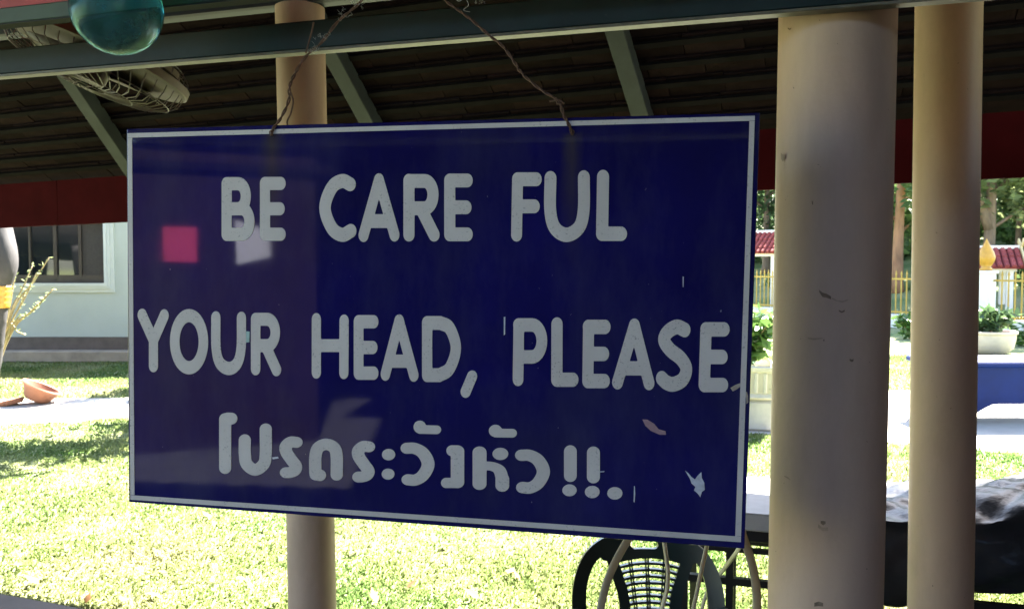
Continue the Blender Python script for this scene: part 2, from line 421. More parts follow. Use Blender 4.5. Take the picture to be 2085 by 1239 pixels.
# unseen upper slopes, added to keep the sun off the yard
for sg, (d0, z0), (d1, z1) in ((1, (3.5, 4.0), (1.2, 8.2)), (-1, (1.2, 8.2), (-.4, 5.6))):
    a_, b_ = en * d0 + ez * z0, en * d1 + ez * z1; v_ = (b_ - a_) / np.linalg.norm(b_ - a_); hu_ = A3(math.cos(EA), -math.sin(EA), 0)
    b = MB(); b.box((a_ + b_) / 2 + hu_ * 4.0, (9.8, np.linalg.norm(b_ - a_) + .1, .05), (hu_, v_, np.cross(hu_, v_))); b.build('added_shade_slope', M['deck'], shelter)
tm = MB(); tm.box((0, 0, 0), (TW - .003, TC + .06, .016), bev=.002)
tile_me = tm.build('roof_tile', M['tile']); tdata = tile_me.data; bpy.data.objects.remove(tile_me)
cand = []; rest = MB(); inv = TM[shelter.name].inverted()
rotb = Matrix([list(eu), list(es), list(ew)]).transposed()
for r in range(17):
    for k in range(-34, 21):
        u = k * TW + (TW / 2 if r % 2 else 0) + random.uniform(-.001, .001) + .07 * math.sin(r * 2.1); s = .06 + r * TC + random.uniform(-.004, .004)
        p = P0 + eu * u + es * s + ew * (.03 + random.uniform(-.003, .003))
        cand.append((p, inframe(p, 60)))
vis = [c for c in cand if c[1]]; vis.sort(key=lambda c: np.linalg.norm(c[0] - CAM))
keep = vis[:298]; others = [c for c in cand if not c[1]] + vis[298:]
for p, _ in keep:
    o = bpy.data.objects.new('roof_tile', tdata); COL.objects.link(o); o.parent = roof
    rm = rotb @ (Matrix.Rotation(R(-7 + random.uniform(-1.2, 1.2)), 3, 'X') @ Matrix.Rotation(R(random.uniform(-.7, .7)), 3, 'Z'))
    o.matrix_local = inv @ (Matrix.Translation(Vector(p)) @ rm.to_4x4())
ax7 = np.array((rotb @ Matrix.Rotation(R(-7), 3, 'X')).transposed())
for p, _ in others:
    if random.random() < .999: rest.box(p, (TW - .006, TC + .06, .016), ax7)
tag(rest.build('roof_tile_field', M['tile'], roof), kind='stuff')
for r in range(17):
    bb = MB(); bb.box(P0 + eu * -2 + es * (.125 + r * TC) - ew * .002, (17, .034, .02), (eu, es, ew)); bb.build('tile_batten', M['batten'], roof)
# columns of the shelter
def column(parent, base, rb, rt, z0, z1, label, name='column', lean=0.):
    b = MB(); n = 12; pr = [(rb, z0)] + [(rb + (rt - rb) * i / n, z0 + (z1 - z0) * i / n) for i in range(1, n)] + [(rt, z1 - .004), (rt - .006, z1)]
    b.lathe(pr, (base[0], base[1], 0), 40); b.v = [(x + lean * (z - EYE), y, z) for x, y, z in b.v]; o = b.build(name, M['column'], parent); smooth_angle(o, 40); return tag(o, label)
c3 = at(622.5, 620, 3.3); c2 = at(1922, 620, 2.62)
column(shelter, c3, .0925, .0918, .03, 2.67, 'cream round column standing behind the blue sign', lean=-.0095)
column(shelter, c2, .093, .0925, .03, 2.75, 'slimmer looking cream round column beside the tarpaulin table', lean=-.0095)
# purlin lying on the column tops
pd = (A3(c2[0], c2[1], 0) - A3(c3[0], c3[1], 0)); pd /= np.linalg.norm(pd); pn = A3(-pd[1], pd[0], 0)
b = MB(); b.box(A3(c3[0], c3[1], 2.75) + pd * 1.2, (9.5, .1, .15), (pd, pn, ez), bev=.006); b.build('purlin', M['green_steel'], shelter)
b = MB(); b.box(A3(c3[0], c3[1], 2.673) + pd * 1.2 - pn * .045, (9.5, .03, .012), (pd, pn, ez)); b.build('purlin_lip', M['grey_green'], shelter)

# ---- near awning: steel beam, red and green board, big column, sheet roof over the camera
aw_t = math.atan(.306); au = A3(math.cos(aw_t), -math.sin(aw_t), 0); an = A3(math.sin(aw_t), math.cos(aw_t), 0)
cB, cR = 1.862 * math.cos(aw_t), 1.70 * math.cos(aw_t)
bigc = at(1692, 620, 1.802)
awning = thing('sign_awning', (bigc[0], bigc[1], 0), 'awning frame of green steel beam, red board and thick cream column', 'awning')
ZBm = 2.186
b = MB(); b.box(an * cB + ez * (ZBm + .036), (7.0, .03, .064), (au, an, ez), bev=.003); tag(b.build('beam', M['green_steel'], awning), 'dark green steel beam with pale worn lower lip')
b = MB(); b.box(an * (cB - .002) + ez * (ZBm + .0005), (7.0, .032, .0065), (au, an, ez), bev=.001); b.build('beam_lip', M['lip'], awning)
b = MB(); b.box(an * (cR + .02) + ez * (2.267 + .19 + .039), (7.0, .02, .38 - .002), (au, an, ez), bev=.002); rb_ = tag(b.build('fascia_board', M['red_board'], awning), 'bright red board')
b = MB(); b.box(an * (cR + .01) + ez * (2.267 + .019), (7.0, .03, .038), (au, an, ez), bev=.003); tag(b.build('trim', M['green_trim'], rb_), 'green lower trim of the red board')
b = MB(); b.box(an * (cR + .008) + ez * 2.2655, (7.0, .034, .003), (au, an, ez)); b.build('trim_edge', M['grey_green'], rb_)
column(awning, bigc, .1165, .1155, .03, 2.81, 'thick cream round column with scuffs and nail holes', lean=.004)
def on_col(x, y, c, r):
    d = ray(x, y); a = d[0] ** 2 + d[1] ** 2; bq = -2 * (d[0] * c[0] + d[1] * c[1]); cq = c[0] ** 2 + c[1] ** 2 - r * r
    return CAM + d * ((-bq - math.sqrt(max(0, bq * bq - 4 * a * cq))) / (2 * a))
M['scuff'] = simple('dark_scuff', (.22, .15, .1), .9, .4, 80, 0); M['scuff2'] = simple('grey_scuff', (.38, .27, .19), .9, .3, 80, 0)
rs_ = random.Random(3)
def mark(pts, w, mt):
    b = MB(); L = []; Rr = []
    for i, (x, y) in enumerate(pts):
        q = w * (.35 + .65 * math.sin(math.pi * (i + .6) / (len(pts) + .2))) * rs_.uniform(.6, 1.2); L.append((x, y - q)); Rr.append((x, y + q))
    P_ = [on_col(x, y, bigc, .1178) for x, y in L + Rr]; n_ = len(pts); b.add(P_, [(i, i + 1, n_ + i + 1, n_ + i) for i in range(n_ - 1)]); b.build('scuff', M[mt], awning)
mark([(1668, 592), (1675, 600), (1684, 602), (1692, 606)], 5, 'scuff'); mark([(1694, 607), (1704, 612), (1716, 614), (1727, 610)], 2, 'scuff2'); mark([(1708, 632), (1714, 635), (1720, 632)], 2.4, 'scuff')
mark([(1671, 1062), (1676, 1064), (1681, 1063)], 4, 'scuff'); mark([(1666, 1070), (1675, 1077), (1686, 1076)], 5, 'scuff2'); mark([(1658, 1230), (1667, 1228), (1676, 1230)], 5, 'scuff'); mark([(1653, 410), (1654, 414), (1655.5, 412)], 5, 'scuff')
mark([(1590, 317), (1594, 322), (1598, 318)], 9, 'scuff2'); mark([(1604, 58), (1608, 60), (1611, 58)], 2, 'scuff'); mark([(1730, 732), (1735, 734), (1738, 732)], 2.5, 'scuff'); mark([(1597, 968), (1604, 972), (1609, 976)], 1.3, 'scuff2'); mark([(1645, 688), (1656, 690), (1676, 688)], 1.6, 'scuff2'); mark([(1573, 1052), (1574.5, 1060), (1576, 1052)], 8, 'scuff2')
for u in (-5.2, -2.6, -.9, 1.1, 2.6, 5.2):                            # rafters of the sheet roof, running back over the camera
    b = MB(); b.box(au * u + an * 1.03 + ez * 2.86, (.05, 2.25, .09), (au, an, ez)); b.build('roof_rafter', M['green_steel'], awning)
b = MB(); nst = 180
Vr = []; Fr = []
for i in range(nst + 1):
    u = -6.5 + 13 * i / nst; dz = .02 * (1 if (i // 2) % 2 else -1)
    for v in (-.3, 2.2): Vr.append(au * u + an * v + ez * (2.94 + dz))
Fr = [(2 * i, 2 * i + 1, 2 * i + 3, 2 * i + 2) for i in range(nst)]
b.add(Vr, Fr); b.build('sheet_roof', M['batten'], awning)
for u, v in ((-5.2, 1.9), (5.2, 1.9)):
    bs = au * u + an * v; column(awning, bs, .11, .11, .03, 2.82, None)

# ================================================================== THE SIGN
SP = A3(-.18909, 1.68881, 1.5806); srz = math.atan2(-.26164, 1.25287)
su = A3(math.cos(srz), math.sin(srz), 0); sn = A3(math.sin(srz), -math.cos(srz), 0)     # sn faces the camera side
def sp(x, y, off=0.):
    return onp(x, y, SP, sn) + sn * off
hang = [(258.0, 262.5), (1548, 229.5), (1516, 1116.5), (262, 1021.5)]
SB = (sp(*hang[2]) + sp(*hang[3])) / 2
sign = thing('hanging_sign', tuple(SB), 'blue rectangular warning sign with white English and Thai lettering hung on wires', 'sign', srz)
def sign_mat():
    t = NT('blue_enamel'); tc = t.n('TexCoord'); sx = t.n('SeparateXYZ'); t.l(tc.outputs['Object'], sx.inputs[0])
    co = t.co(); lo = t.co((1, 1, .35))
    base = t.ramp(t.noise(2.2, 4, .6, co), (.3, (.007, .006, .055)), (.55, (.009, .0075, .085)), (.75, (.014, .012, .125)))
    dust = t.ramp(t.noise(5, 6, .7, lo), (.45, G3(0)), (.8, G3(.26))); base = t.mix(dust, base, (.1, .1, .13))
    for px, top, w, dep in ((553, 268, .03, .3), (1165, 268, .026, .3)):
        h = TM[sign.name].inverted() @ Vector(sp(px, top))
        def mth(op, a, bv=None):
            m = t.n('Math', operation=op)
            for i, v in enumerate((a, bv)):
                if v is None: continue
                if hasattr(v, 'is_linked'): t.l(v, m.inputs[i])
                else: m.inputs[i].default_value = v
            return m.outputs[0]
        dx = mth('ABSOLUTE', mth('SUBTRACT', sx.outputs[0], h.x)); dx = mth('DIVIDE', dx, w)
        wob = mth('MULTIPLY', mth('SUBTRACT', t.noise(14, 5, .7, lo), .5), 1.6); dx = mth('ADD', dx, wob)
        gx_ = t.ramp(dx, (.05, G3(1)), (1, G3(0)))
        dz = mth('DIVIDE', mth('SUBTRACT', h.z, sx.outputs[2]), dep); gz = t.ramp(dz, (0, G3(0)), (.02, G3(.8)), (.9, G3(0)))
        base = t.mix(t.mix(1., gx_, gz, 'MULTIPLY'), base, (.055, .045, .04))
    sp_ = t.ramp(t.noise(160, 2, .5, t.co((1, 1, .5))), (.76, G3(0)), (.79, G3(.8))); base = t.mix(sp_, base, (.3, .29, .28))
    rg = t.ramp(t.noise(6, 5, .65, co), (.3, G3(.02)), (.8, G3(.07)))
    t.set(Base_Color=base, Roughness=rg); t.b.inputs['Specular IOR Level'].default_value = .5
    t.bump(t.noise(3, 2, .5, co), .015, .01); return t.m
M['sign'] = sign_mat()
def letter_mat():
    t = NT('white_vinyl'); co = t.co()
    base = t.ramp(t.noise(5, 5, .65, co), (.3, (.5, .445, .415)), (.7, (.62, .56, .525)))
    msk = t.ramp(t.noise(9, 3, .6, co), (.42, G3(0)), (.66, G3(1)))
    sp1 = t.ramp(t.noise(240, 3, .6, co), (.6, G3(0)), (.68, G3(.85)))
    base = t.mix(t.mix(1., sp1, msk, 'MULTIPLY'), base, (.12, .11, .11))
    sp2 = t.ramp(t.noise(70, 6, .75, t.co((1, 1, 2.2))), (.69, G3(0)), (.74, G3(.7))); base = t.mix(sp2, base, (.2, .18, .16))
    t.set(Base_Color=base, Roughness=.5); t.bump(t.noise(90, 4, .6, co), .1, .002); return t.m
M['letter'] = letter_mat()
b = MB(); b.prism([sp(*p) for p in hang], -sn * .009)
o = b.build('panel', M['sign'], sign); 
bv = o.modifiers.new('bevel', 'BEVEL'); bv.width = .0018; bv.segments = 2
# border strips, butted at the corners as on the sign
OT = [(260.5, 271.5), (1537, 236), (1508.5, 1102.5), (266, 1016)]; IT = [(269.5, 280.5), (1526, 246), (1497, 1091), (274.5, 1006.5)]
L2 = lambda a, b_, t: (a[0] + (b_[0] - a[0]) * t, a[1] + (b_[1] - a[1]) * t)
def strip(q, th=.0008):
    b = MB(); b.prism([sp(x, y, .0004 + th) for x, y in q], -sn * th); b.build('border_strip', M['letter'], sign)
strip([OT[0], OT[1], (1536.7, 246), (260.6, 280.6)])
strip([OT[3], (266, 1006.8), (1508.8, 1091.2), OT[2]])
strip([(260.6, 281.3), IT[0], IT[3], (266, 1006.0)])
strip([(1526, 246.8), (1536.6, 246.8), (1508.9, 1090.4), (1497, 1090.2)])
# letters
CR = lambda *p: [tuple(q) for q in catmull(p, 6)]
def ell(cx, cy, rx, ry, n=40): return [(cx + rx * math.cos(2 * math.pi * i / n), cy + ry * math.sin(2 * math.pi * i / n)) for i in range(n + 1)]
def arc_r(x0, y0, xr, y1):                                  # bowl: out to the right from (x0,y0), round, back to (x0,y1)
    cy, ry = (y0 + y1) / 2, (y1 - y0) / 2
    xm = max(x0, xr - ry * .62)
    return [(x0, y0)] + [(xm + (xr - xm) * math.sin(math.pi * i / 14), cy - ry * math.cos(math.pi * i / 14)) for i in range(15)] + [(x0, y1)]
ro = [(604, 899.5), (592, 899), (582.5, 908), (584, 920), (594, 935), (603, 948), (600, 957), (591, 960.5), (583, 961)]
wo = [(829, 911.5), (845, 912), (862, 922), (872, 944), (862, 966), (846, 976), (831, 975.5)]
sh = lambda L, dx, dy: [(x + dx, y + dy) for x, y in L]
GL = [  # (strokes, rx, ry)
 ([[(462, 374), (462, 477)], arc_r(462, 374, 501, 425), arc_r(462, 425, 508.5, 477)], 10.2, 13.4),
 ([[(540, 373.5), (540, 476.7)], [(540, 373.5), (571.8, 373.5)], [(540, 425), (570, 425)], [(540, 476.7), (571.8, 476.7)]], 10.2, 13.3),
 ([CR((713, 375), (697, 368.5), (676, 382), (662, 423), (676, 464), (697, 478), (714.5, 470))], 11.5, 14.2),
 ([[(771.9, 367), (740.5, 478.5)], [(771.9, 367), (803.5, 477.5)], [(752, 450), (794, 450)]], 10, 14),
 ([[(833, 368), (833, 477.5)], arc_r(833, 368.5, 882, 424), [(857, 424), (884, 477.5)]], 11.2, 14),
 ([[(916, 367.5), (916, 477)], [(916, 367.5), (951.5, 367.5)], [(916, 422), (949, 422)], [(916, 477), (951.5, 477)]], 11.2, 14),
 ([[(1054, 365), (1052, 477.5)], [(1054, 365), (1092, 365)], [(1053, 420), (1088, 420)]], 11, 14),
 ([CR((1121, 363), (1120.5, 428), (1130, 464), (1154, 478), (1179, 463), (1188.5, 428), (1189, 361.5))], 12, 14.6),
 ([[(1228, 360.5), (1226, 475.8), (1264.5, 475.8)]], 12.2, 14.6),
 ([[(290, 641), (313, 692)], [(335, 642), (313, 692)], [(313, 692), (313, 744)]], 9.2, 13),
 ([ell(385.5, 695, 29.2, 53)], 9.6, 13.4),
 ([CR((440, 646.5), (440.5, 706), (448, 738), (467, 749.5), (484, 738), (491.5, 706), (492, 647.5))], 9.3, 13.4),
 ([[(521, 650), (521, 750)], arc_r(521, 649.5, 561, 703), [(541, 703), (563.3, 752)]], 9.6, 13.2),
 ([[(644.5, 650), (644.5, 757)], [(701, 653), (700.5, 758)], [(644.5, 703), (701, 703)]], 9.3, 13),
 ([[(730.5, 654.5), (730.5, 759)], [(730.5, 654.5), (761, 654.5)], [(730.5, 706.8), (759, 706.8)], [(730.5, 759), (761, 759)]], 9.8, 13.5),
 ([[(813, 653), (785, 761)], [(813, 653), (842.8, 763)], [(795, 734.7), (834, 734.7)]], 9.5, 13.4),
 ([[(870, 657), (870, 763)], [(870, 657), (895, 657)] + CR((897, 657), (916, 668), (928.5, 708), (916, 749), (895, 763)) + [(870, 763)]], 10.4, 14),
 ([[(961.5, 765.5), (948.3, 797)]], 10.2, 12),
 ([[(1056.5, 661), (1055, 771.5)], arc_r(1056, 661, 1103.5, 726)], 10.8, 13.6),
 ([[(1134.3, 660), (1134, 772.3), (1166.5, 772.3)]], 11.4, 14.4),
 ([[(1198.5, 665), (1197, 775)], [(1198, 665), (1232, 665)], [(1198, 719.8), (1229, 719.8)], [(1197, 775), (1230.5, 775)]], 11.2, 14.6),
 ([[(1291.8, 662.5), (1257.5, 777.5)], [(1291.8, 662.5), (1321.5, 779)], [(1269, 749.2), (1312, 749.2)]], 11, 14.4),
 ([CR((1394, 671), (1378, 665), (1360, 675), (1352, 692), (1365, 712), (1386, 729), (1397.5, 750), (1390, 772), (1371, 781.5), (1357, 778), (1347.5, 769.5))], 11.8, 15),
 ([[(1437.5, 670), (1434, 783)], [(1437.5, 670), (1474, 670)], [(1436, 726), (1470, 726)], [(1434, 783), (1471, 783)]], 11.5, 14.6),
 ([[(459, 853), (459, 951.5)], [(459, 852.3), (464, 851), (471.5, 851.3)]], 12.2, 12),
 ([CR((499, 895), (499, 924), (503, 944), (520, 955.5), (537, 944), (541.5, 924), (541.5, 873))], 12.3, 11.8),
 ([CR(*ro)], 12.6, 11),
 ([[(652, 966.5), (643, 965)] + CR((642.5, 960), (642.5, 930), (648, 911), (664.5, 903.5), (681, 911), (686, 930), (686, 965.5))], 12.4, 11.6),
 ([CR(*sh(ro, 147.3, 9))], 12.6, 11),
 ([([(791.5, 924.5)], 13.4, 11.6), ([(790.5, 964)], 13, 11.2)], 13, 11),
 ([CR(*wo)], 13, 11.2),
 ([([(855, 868.3)], 12.6, 12.8), ([(856, 873.3), (889, 874)], 9.3, 8.8)], 9, 9),
 ([([(920.5, 916.5), (932, 916.5)], 11.3, 11), ([(931.8, 917.5), (931.8, 981)], 13.6, 11.5), ([(931, 982), (908.8, 982)], 10.5, 10.3)], 11, 11),
 ([([(976.7, 920), (976.7, 984)], 14.2, 12), (CR((977, 947.5), (1000, 948), (1016, 955), (1022, 970), (1023, 978)), 13, 8.8), ([(1023, 974), (1023, 987.6)], 13.9, 12), ([(1019, 923)], 16, 12.4)], 12, 12),
 ([([(1009, 876.2)], 13.4, 12.4), ([(1010, 880.6), (1043, 881)], 9.6, 8.8)], 9, 9),
 ([CR(*[(x * 1.03 + 208.5, y * 1.025 - 8.6) for x, y in wo])], 13.4, 11.4),
 ([([(1161.5, 918.5), (1161.5, 967)], 13, 12.9), ([(1159.7, 997)], 14.6, 12)], 12, 12),
 ([([(1208.4, 921), (1208.4, 969.8)], 13.2, 12.9), ([(1206, 1000.4)], 15, 12.4)], 12, 12),
 ([([(1252, 1003)], 15.4, 12.6)], 12, 12),
]
for strokes, rx, ry in GL:
    pts = [p for st in strokes for p in (st[0] if isinstance(st, tuple) else st)]
    x0, x1 = min(p[0] for p in pts) - 20, max(p[0] for p in pts) + 20; y0, y1 = min(p[1] for p in pts) - 20, max(p[1] for p in pts) + 20
    xs = np.arange(x0, x1, 1.6); ys = np.arange(y0, y1, 1.6); X, Y = np.meshgrid(xs, ys)
    V2, fs, ed = march(sd_strokes(X, Y, strokes, rx, ry), xs, ys); n = len(V2)
    b = MB(); b.add([sp(x, y, .0012) for x, y in V2] + [sp(x, y, .0003) for x, y in V2], fs + [(a, a + n, c + n, c) for a, c in ed])
    b.build('letter', M['letter'], sign)
# chips, a scrap of tape and a painted reflection on the face
def flake(px, mat, name='chip_and_reflection', th=.0007):
    b = MB(); b.prism([sp(x, y, .0003 + th) for x, y in px], -sn * th); return b.build(name, mat, sign)
M['chip_w'] = simple('bare_chip', (.55, .54, .6), .7, .3, 60, .2, 200)
M['chip_t'] = simple('tan_chip', (.4, .33, .26), .8, .4, 60, .2, 200)
M['tape'] = simple('pale_green_tape', (.36, .5, .47), .6, .15, 60, .1, 200)
M['hand_refl'] = simple('pink_hand_reflection', (.33, .2, .22), .6, .3, 60, .1, 200)
tag(flake([(495, 677), (502, 674), (508.5, 674.5), (508, 696), (497, 697.5), (493, 688)], M['tape'], 'tape_scrap'), 'pale green scrap stuck between the letters')
flake([(1395, 957), (1402, 963), (1408, 970), (1415, 975), (1420, 968), (1428, 960), (1429, 972), (1434, 982), (1435, 996), (1429, 1000), (1426, 1011), (1420, 1003), (1413, 997), (1416, 990), (1408, 983), (1405, 974)], M['chip_w'])
flake([(1487, 789), (1497, 783), (1508, 779), (1509, 785), (1500, 792), (1492, 796)], M['chip_t'])
flake([(1515.5, 798), (1521, 797), (1523, 805), (1523.5, 818), (1520, 822), (1519, 810)], M['chip_t'])
flake([(1308, 853), (1318, 853.5), (1332, 862), (1341, 873), (1355, 877), (1356, 884), (1343, 884), (1325, 876), (1314, 866)], M['hand_refl'])  # reflection of a hand, painted on as a pink patch
for q in ([(1291, 988.5), (1292.6, 989), (1293.5, 1005), (1292, 1022), (1290, 1020), (1290.5, 1004)], [(1026, 645), (1029, 644.5), (1028.5, 680), (1026, 682)], [(1221, 958.5), (1231, 958), (1230, 960), (1221, 960.5)], [(554, 930), (566, 928.5), (568, 932), (556, 934)], [(1390, 563), (1392, 563), (1391.6, 584), (1390.2, 584)]):
    flake(q, M['chip_w'])
for q in ((553, 270), (1165, 269)):
    b = MB(); c = sp(*q); b.lathe([(.0045, -.001), (.0045, .002), (.0028, .0022), (.0028, -.001)], c + sn * .0005, 14, M=np.array([su, ez, sn]).T); b.build('hole_ring', M['rust'], sign)
# hanging wires: two twisted strands each
hook = an * (cR - .012) + au * 0; hp = onp(815, -92, an * (cR - .008), an)
def wire(name, px, label, tw=26, extra=None):
    pts = []; n = len(px)
    for i, (x, y) in enumerate(px):
        t = max(0, (266 - y) / 358.); base = sp(x, y, .004)
        w = onp(x, y, SP + sn * .004, sn); q = onp(x, y, an * (cR - .01), an)
        tt = t * t * (3 - 2 * t); r = ray(x, y); da = (w - CAM)[1]; db = (q - CAM)[1]; d = da + (db - da) * tt
        pts.append(CAM + r * (d / r[1]))
    sm = catmull(pts, 10); b = MB(); L = len(sm)
    for ph in (0, math.pi):
        q = []
        for i, p in enumerate(sm):
            a = i * 2 * math.pi / tw * 2.2 + ph; am = .0022 * (1 if i > 6 else .6)
            q.append(p + A3(math.cos(a) * am, math.sin(a) * am * .8, math.sin(a) * am * .4))
        b.tube(q, .0017, 6)
    if extra:
        for e_, r_ in extra: b.tube(catmull(e_, 6), r_, 6)
    o = b.build(name, M['rust'], None, True); tag(o, label, 'wire'); return o
lw = [(553, 276), (556, 262), (572, 240), (588, 205), (590, 175), (601, 150), (622, 116), (655, 86), (690, 42), (730, 8), (780, -48), (815, -92)]
rw = [(1165, 275), (1160, 258), (1148, 235), (1136, 206), (1100, 182), (1065, 152), (1048, 128), (1024, 95), (998, 74), (965, 45), (938, 24), (905, 0), (858, -50), (815, -92)]
wl = wire('hanging_wire', lw, 'rusty twisted wire with a loose end at the sign corner near the Thai and BE lettering', extra=[([sp(x, y, .003) for x, y in ((590, 180), (598, 205), (594, 230), (586, 249))] + [sp(584, 262, -.012)], .0017), ([sp(x, y, .012) for x, y in ((628, 112), (634, 90), (640, 68), (644, 49))], .0017)])
wl['label'] = 'rusty twisted wire with a loose end, tied above the word BE'
wire('hanging_wire', rw, 'long thin rusty wire slanting up from above the letters FUL', extra=[([sp(x, y, .006) for x, y in ((1120, 208), (1137, 205), (1150, 212))], .0016), ([sp(x, y, .006) for x, y in ((1133, 200), (1136, 214))], .0016)])
b = MB(); b.tube([hp + an * .02, hp - an * .012, hp - an * .016 + ez * .01], .003, 8); tag(b.build('hook_nail', M['rust'], rb_), 'rusty nail holding the wires')
b = MB()                                                    # wisps of cobweb on the wires
for (x0, y0, s) in ((655, 84, 30), (700, 32, 22), (728, 10, 26), (975, 8, 24), (640, 108, 26)):
    for k in range(7):
        p = [np.array((x0 + random.uniform(-s, s) * .35, y0 + random.uniform(-s, s) * .35))]
        for q in range(4): p.append(p[-1] + np.array((random.uniform(-.3, .55) * s, random.uniform(-.5, .35) * s)) * .5)
        b.tube(catmull([sp(x, y, .001 + .01 * random.random()) for x, y in p], 4), .0003, 3)
b.tube(catmull([sp(x, y, .004) for x, y in ((905, 0), (920, -6), (935, 4), (948, -2), (955, 12), (945, 22), (958, 26))], 6), .0007, 5)
o = b.build('cobweb', M['web']); tag(o, 'dusty cobweb wisps clinging to the hanging wires', 'cobweb', kind='stuff')

# ================================================================== OBJECTS UNDER THE ROOF
# ---- glass globe hung from the red board
gc = at(238, 21, 1.84); gr = 88 * 1.84 / F
globe = thing('glass_globe', tuple(gc - ez * gr), 'teal blown glass ball hanging in front of the red and green board', 'glass ball')
def teal_glass():
    t = NT('teal_glass'); g = t.n('BsdfGlass'); g.inputs['Color'].default_value = (.26, .68, .74, 1); g.inputs['IOR'].default_value = 1.22; g.inputs['Roughness'].default_value = .02
    n = t.ramp(t.noise(11, 5, .7), (.45, G3(0)), (.72, G3(.5)))
    t.set(Base_Color=(.1, .28, .31), Roughness=.3); t.b.inputs['Specular IOR Level'].default_value = .8
    mx = t.n('MixShader'); ad = t.n('Math', operation='ADD'); t.l(n, ad.inputs[0]); ad.inputs[1].default_value = .12
    t.l(ad.outputs[0], mx.inputs[0]); t.l(g.outputs[0], mx.inputs[1]); t.l(t.b.outputs[0], mx.inputs[2]); t.l(mx.outputs[0], t.out.inputs[0]); return t.m
M['teal'] = teal_glass()
b = MB(); b.lathe([(gr * math.sin(math.pi * i / 32) + (1e-7 if i in (0, 32) else 0), -gr * math.cos(math.pi * i / 32)) for i in range(33)], gc, 48); b.build('ball', M['teal'], globe, True)
b = MB(); b.lathe([(.02, gr - .004), (.022, gr + .012), (.014, gr + .024), (.003, gr + .03)], gc, 20); b.build('cap', M['grey_green'], globe, True)
b = MB(); ct = gc + ez * (gr + .028); b.tube([ct, ct + ez * .2, A3(*(an * (cR + .01) + au * (ct @ au))) * A3(1, 1, 0) + ez * (ct[2] + .27)], .0015, 6); b.build('cord', M['rust'], globe)
# ---- caged fan behind the beam
fc = at(203, 117, 2.62); fr = 352 * 2.62 / F / 2
fv_ = (fc - CAM) / np.linalg.norm(fc - CAM); fr_ = np.cross(fv_, A3(0, 0, 1)); fr_ /= np.linalg.norm(fr_); fu_ = np.cross(fr_, fv_)
fx = .923 * fr_ - .384 * fu_; fz = (.384 * fr_ + .923 * fu_) * math.cos(R(9)) + fv_ * math.sin(R(9)); fy = np.cross(fz, fx); FM = np.array([fx, fy, fz]).T
fan = thing('caged_fan', tuple(fc - ez * .12), 'tilted cream electric fan in a round wire cage behind the green beam', 'fan')
b = MB(); b.lathe([(fr, -.013), (fr + .005, -.011), (fr + .005, .011), (fr, .013), (fr - .005, .011), (fr - .005, -.011), (fr, -.013)], fc, 64, FM); smooth_angle(b.build('rim', M['fan_cream'], fan))
b = MB(); b.lathe([(fr - .05, .026), (fr - .035, .03), (fr - .04, .05), (fr - .05, .054), (fr - .06, .05), (fr - .06, .03), (fr - .05, .026)], fc, 64, FM); smooth_angle(b.build('upper_rim', M['fan_cream'], fan))
for part, dep, sgn in (('front_cage', .075, -1), ('rear_cage', .06, 1)):
    b = MB(); N = 40
    prof = [(1 - .02, .0), (.965, .3), (.88, .6), (.72, .84), (.5, .96), (.3, 1.), (.2, 1.0)]
    for k in range(N):
        w = 2 * math.pi * k / N; w2 = w
        b.tube([fc + FM @ A3(fr * r * math.cos(w + .9 * (1 - r)), fr * r * math.sin(w + .9 * (1 - r)), sgn * (.018 + dep * z)) for r, z in prof], .0016, 4, False)
    for r, z in ((.88, .6), (.5, .96), (.2, 1.)):
        b.tube([fc + FM @ A3(fr * r * math.cos(2 * math.pi * i / 48), fr * r * math.sin(2 * math.pi * i / 48), sgn * (.018 + dep * z)) for i in range(49)], .0015, 4, False)
    b.build(part, M['fan_wire'], fan)
b = MB(); b.lathe([(.0, -.08), (.04, -.08), (.045, -.07), (.045, .0), (.065, .02), (.068, .08), (.05, .12), (.02, .14), (0, .14)], fc, 24, FM); smooth_angle(b.build('motor', M['fan_cream'], fan))
for k in range(3):
    b = MB(); w = 2 * math.pi * k / 3 + .5; pr = []
    for i in range(7):
        t = i / 6; r = .05 + (fr * .82 - .05) * t; hw = .035 + .055 * math.sin(math.pi * min(1, t * .8 + .12))
        for sgn in (-1, 1):
            a = w + sgn * hw / max(r, .08); pr.append(fc + FM @ A3(r * math.cos(a), r * math.sin(a), -.03 + sgn * .016))
    b.add(pr, [(2 * i, 2 * i + 1, 2 * i + 3, 2 * i + 2) for i in range(6)]); o = b.build('blade', M['fan_blade'], fan, True)
    m = o.modifiers.new('thickness', 'SOLIDIFY'); m.thickness = .003
ft = fc + fz * .135; b = MB(); b.tube([ft, ft + fz * .05 + ez * .05, ft + ez * .2 + fz * .05, A3(ft[0], ft[1], 3.3) + fz * .05], .014, 12); b.build('down_rod', M['fan_cream'], fan, True)
b = MB(); tp = A3(ft[0], ft[1], 3.3) + fz * .05; b.box(tp + ez * .03, (1.6, .06, .06), (au, an, ez)); b.build('mounting_bar', M['green_steel'], fan)

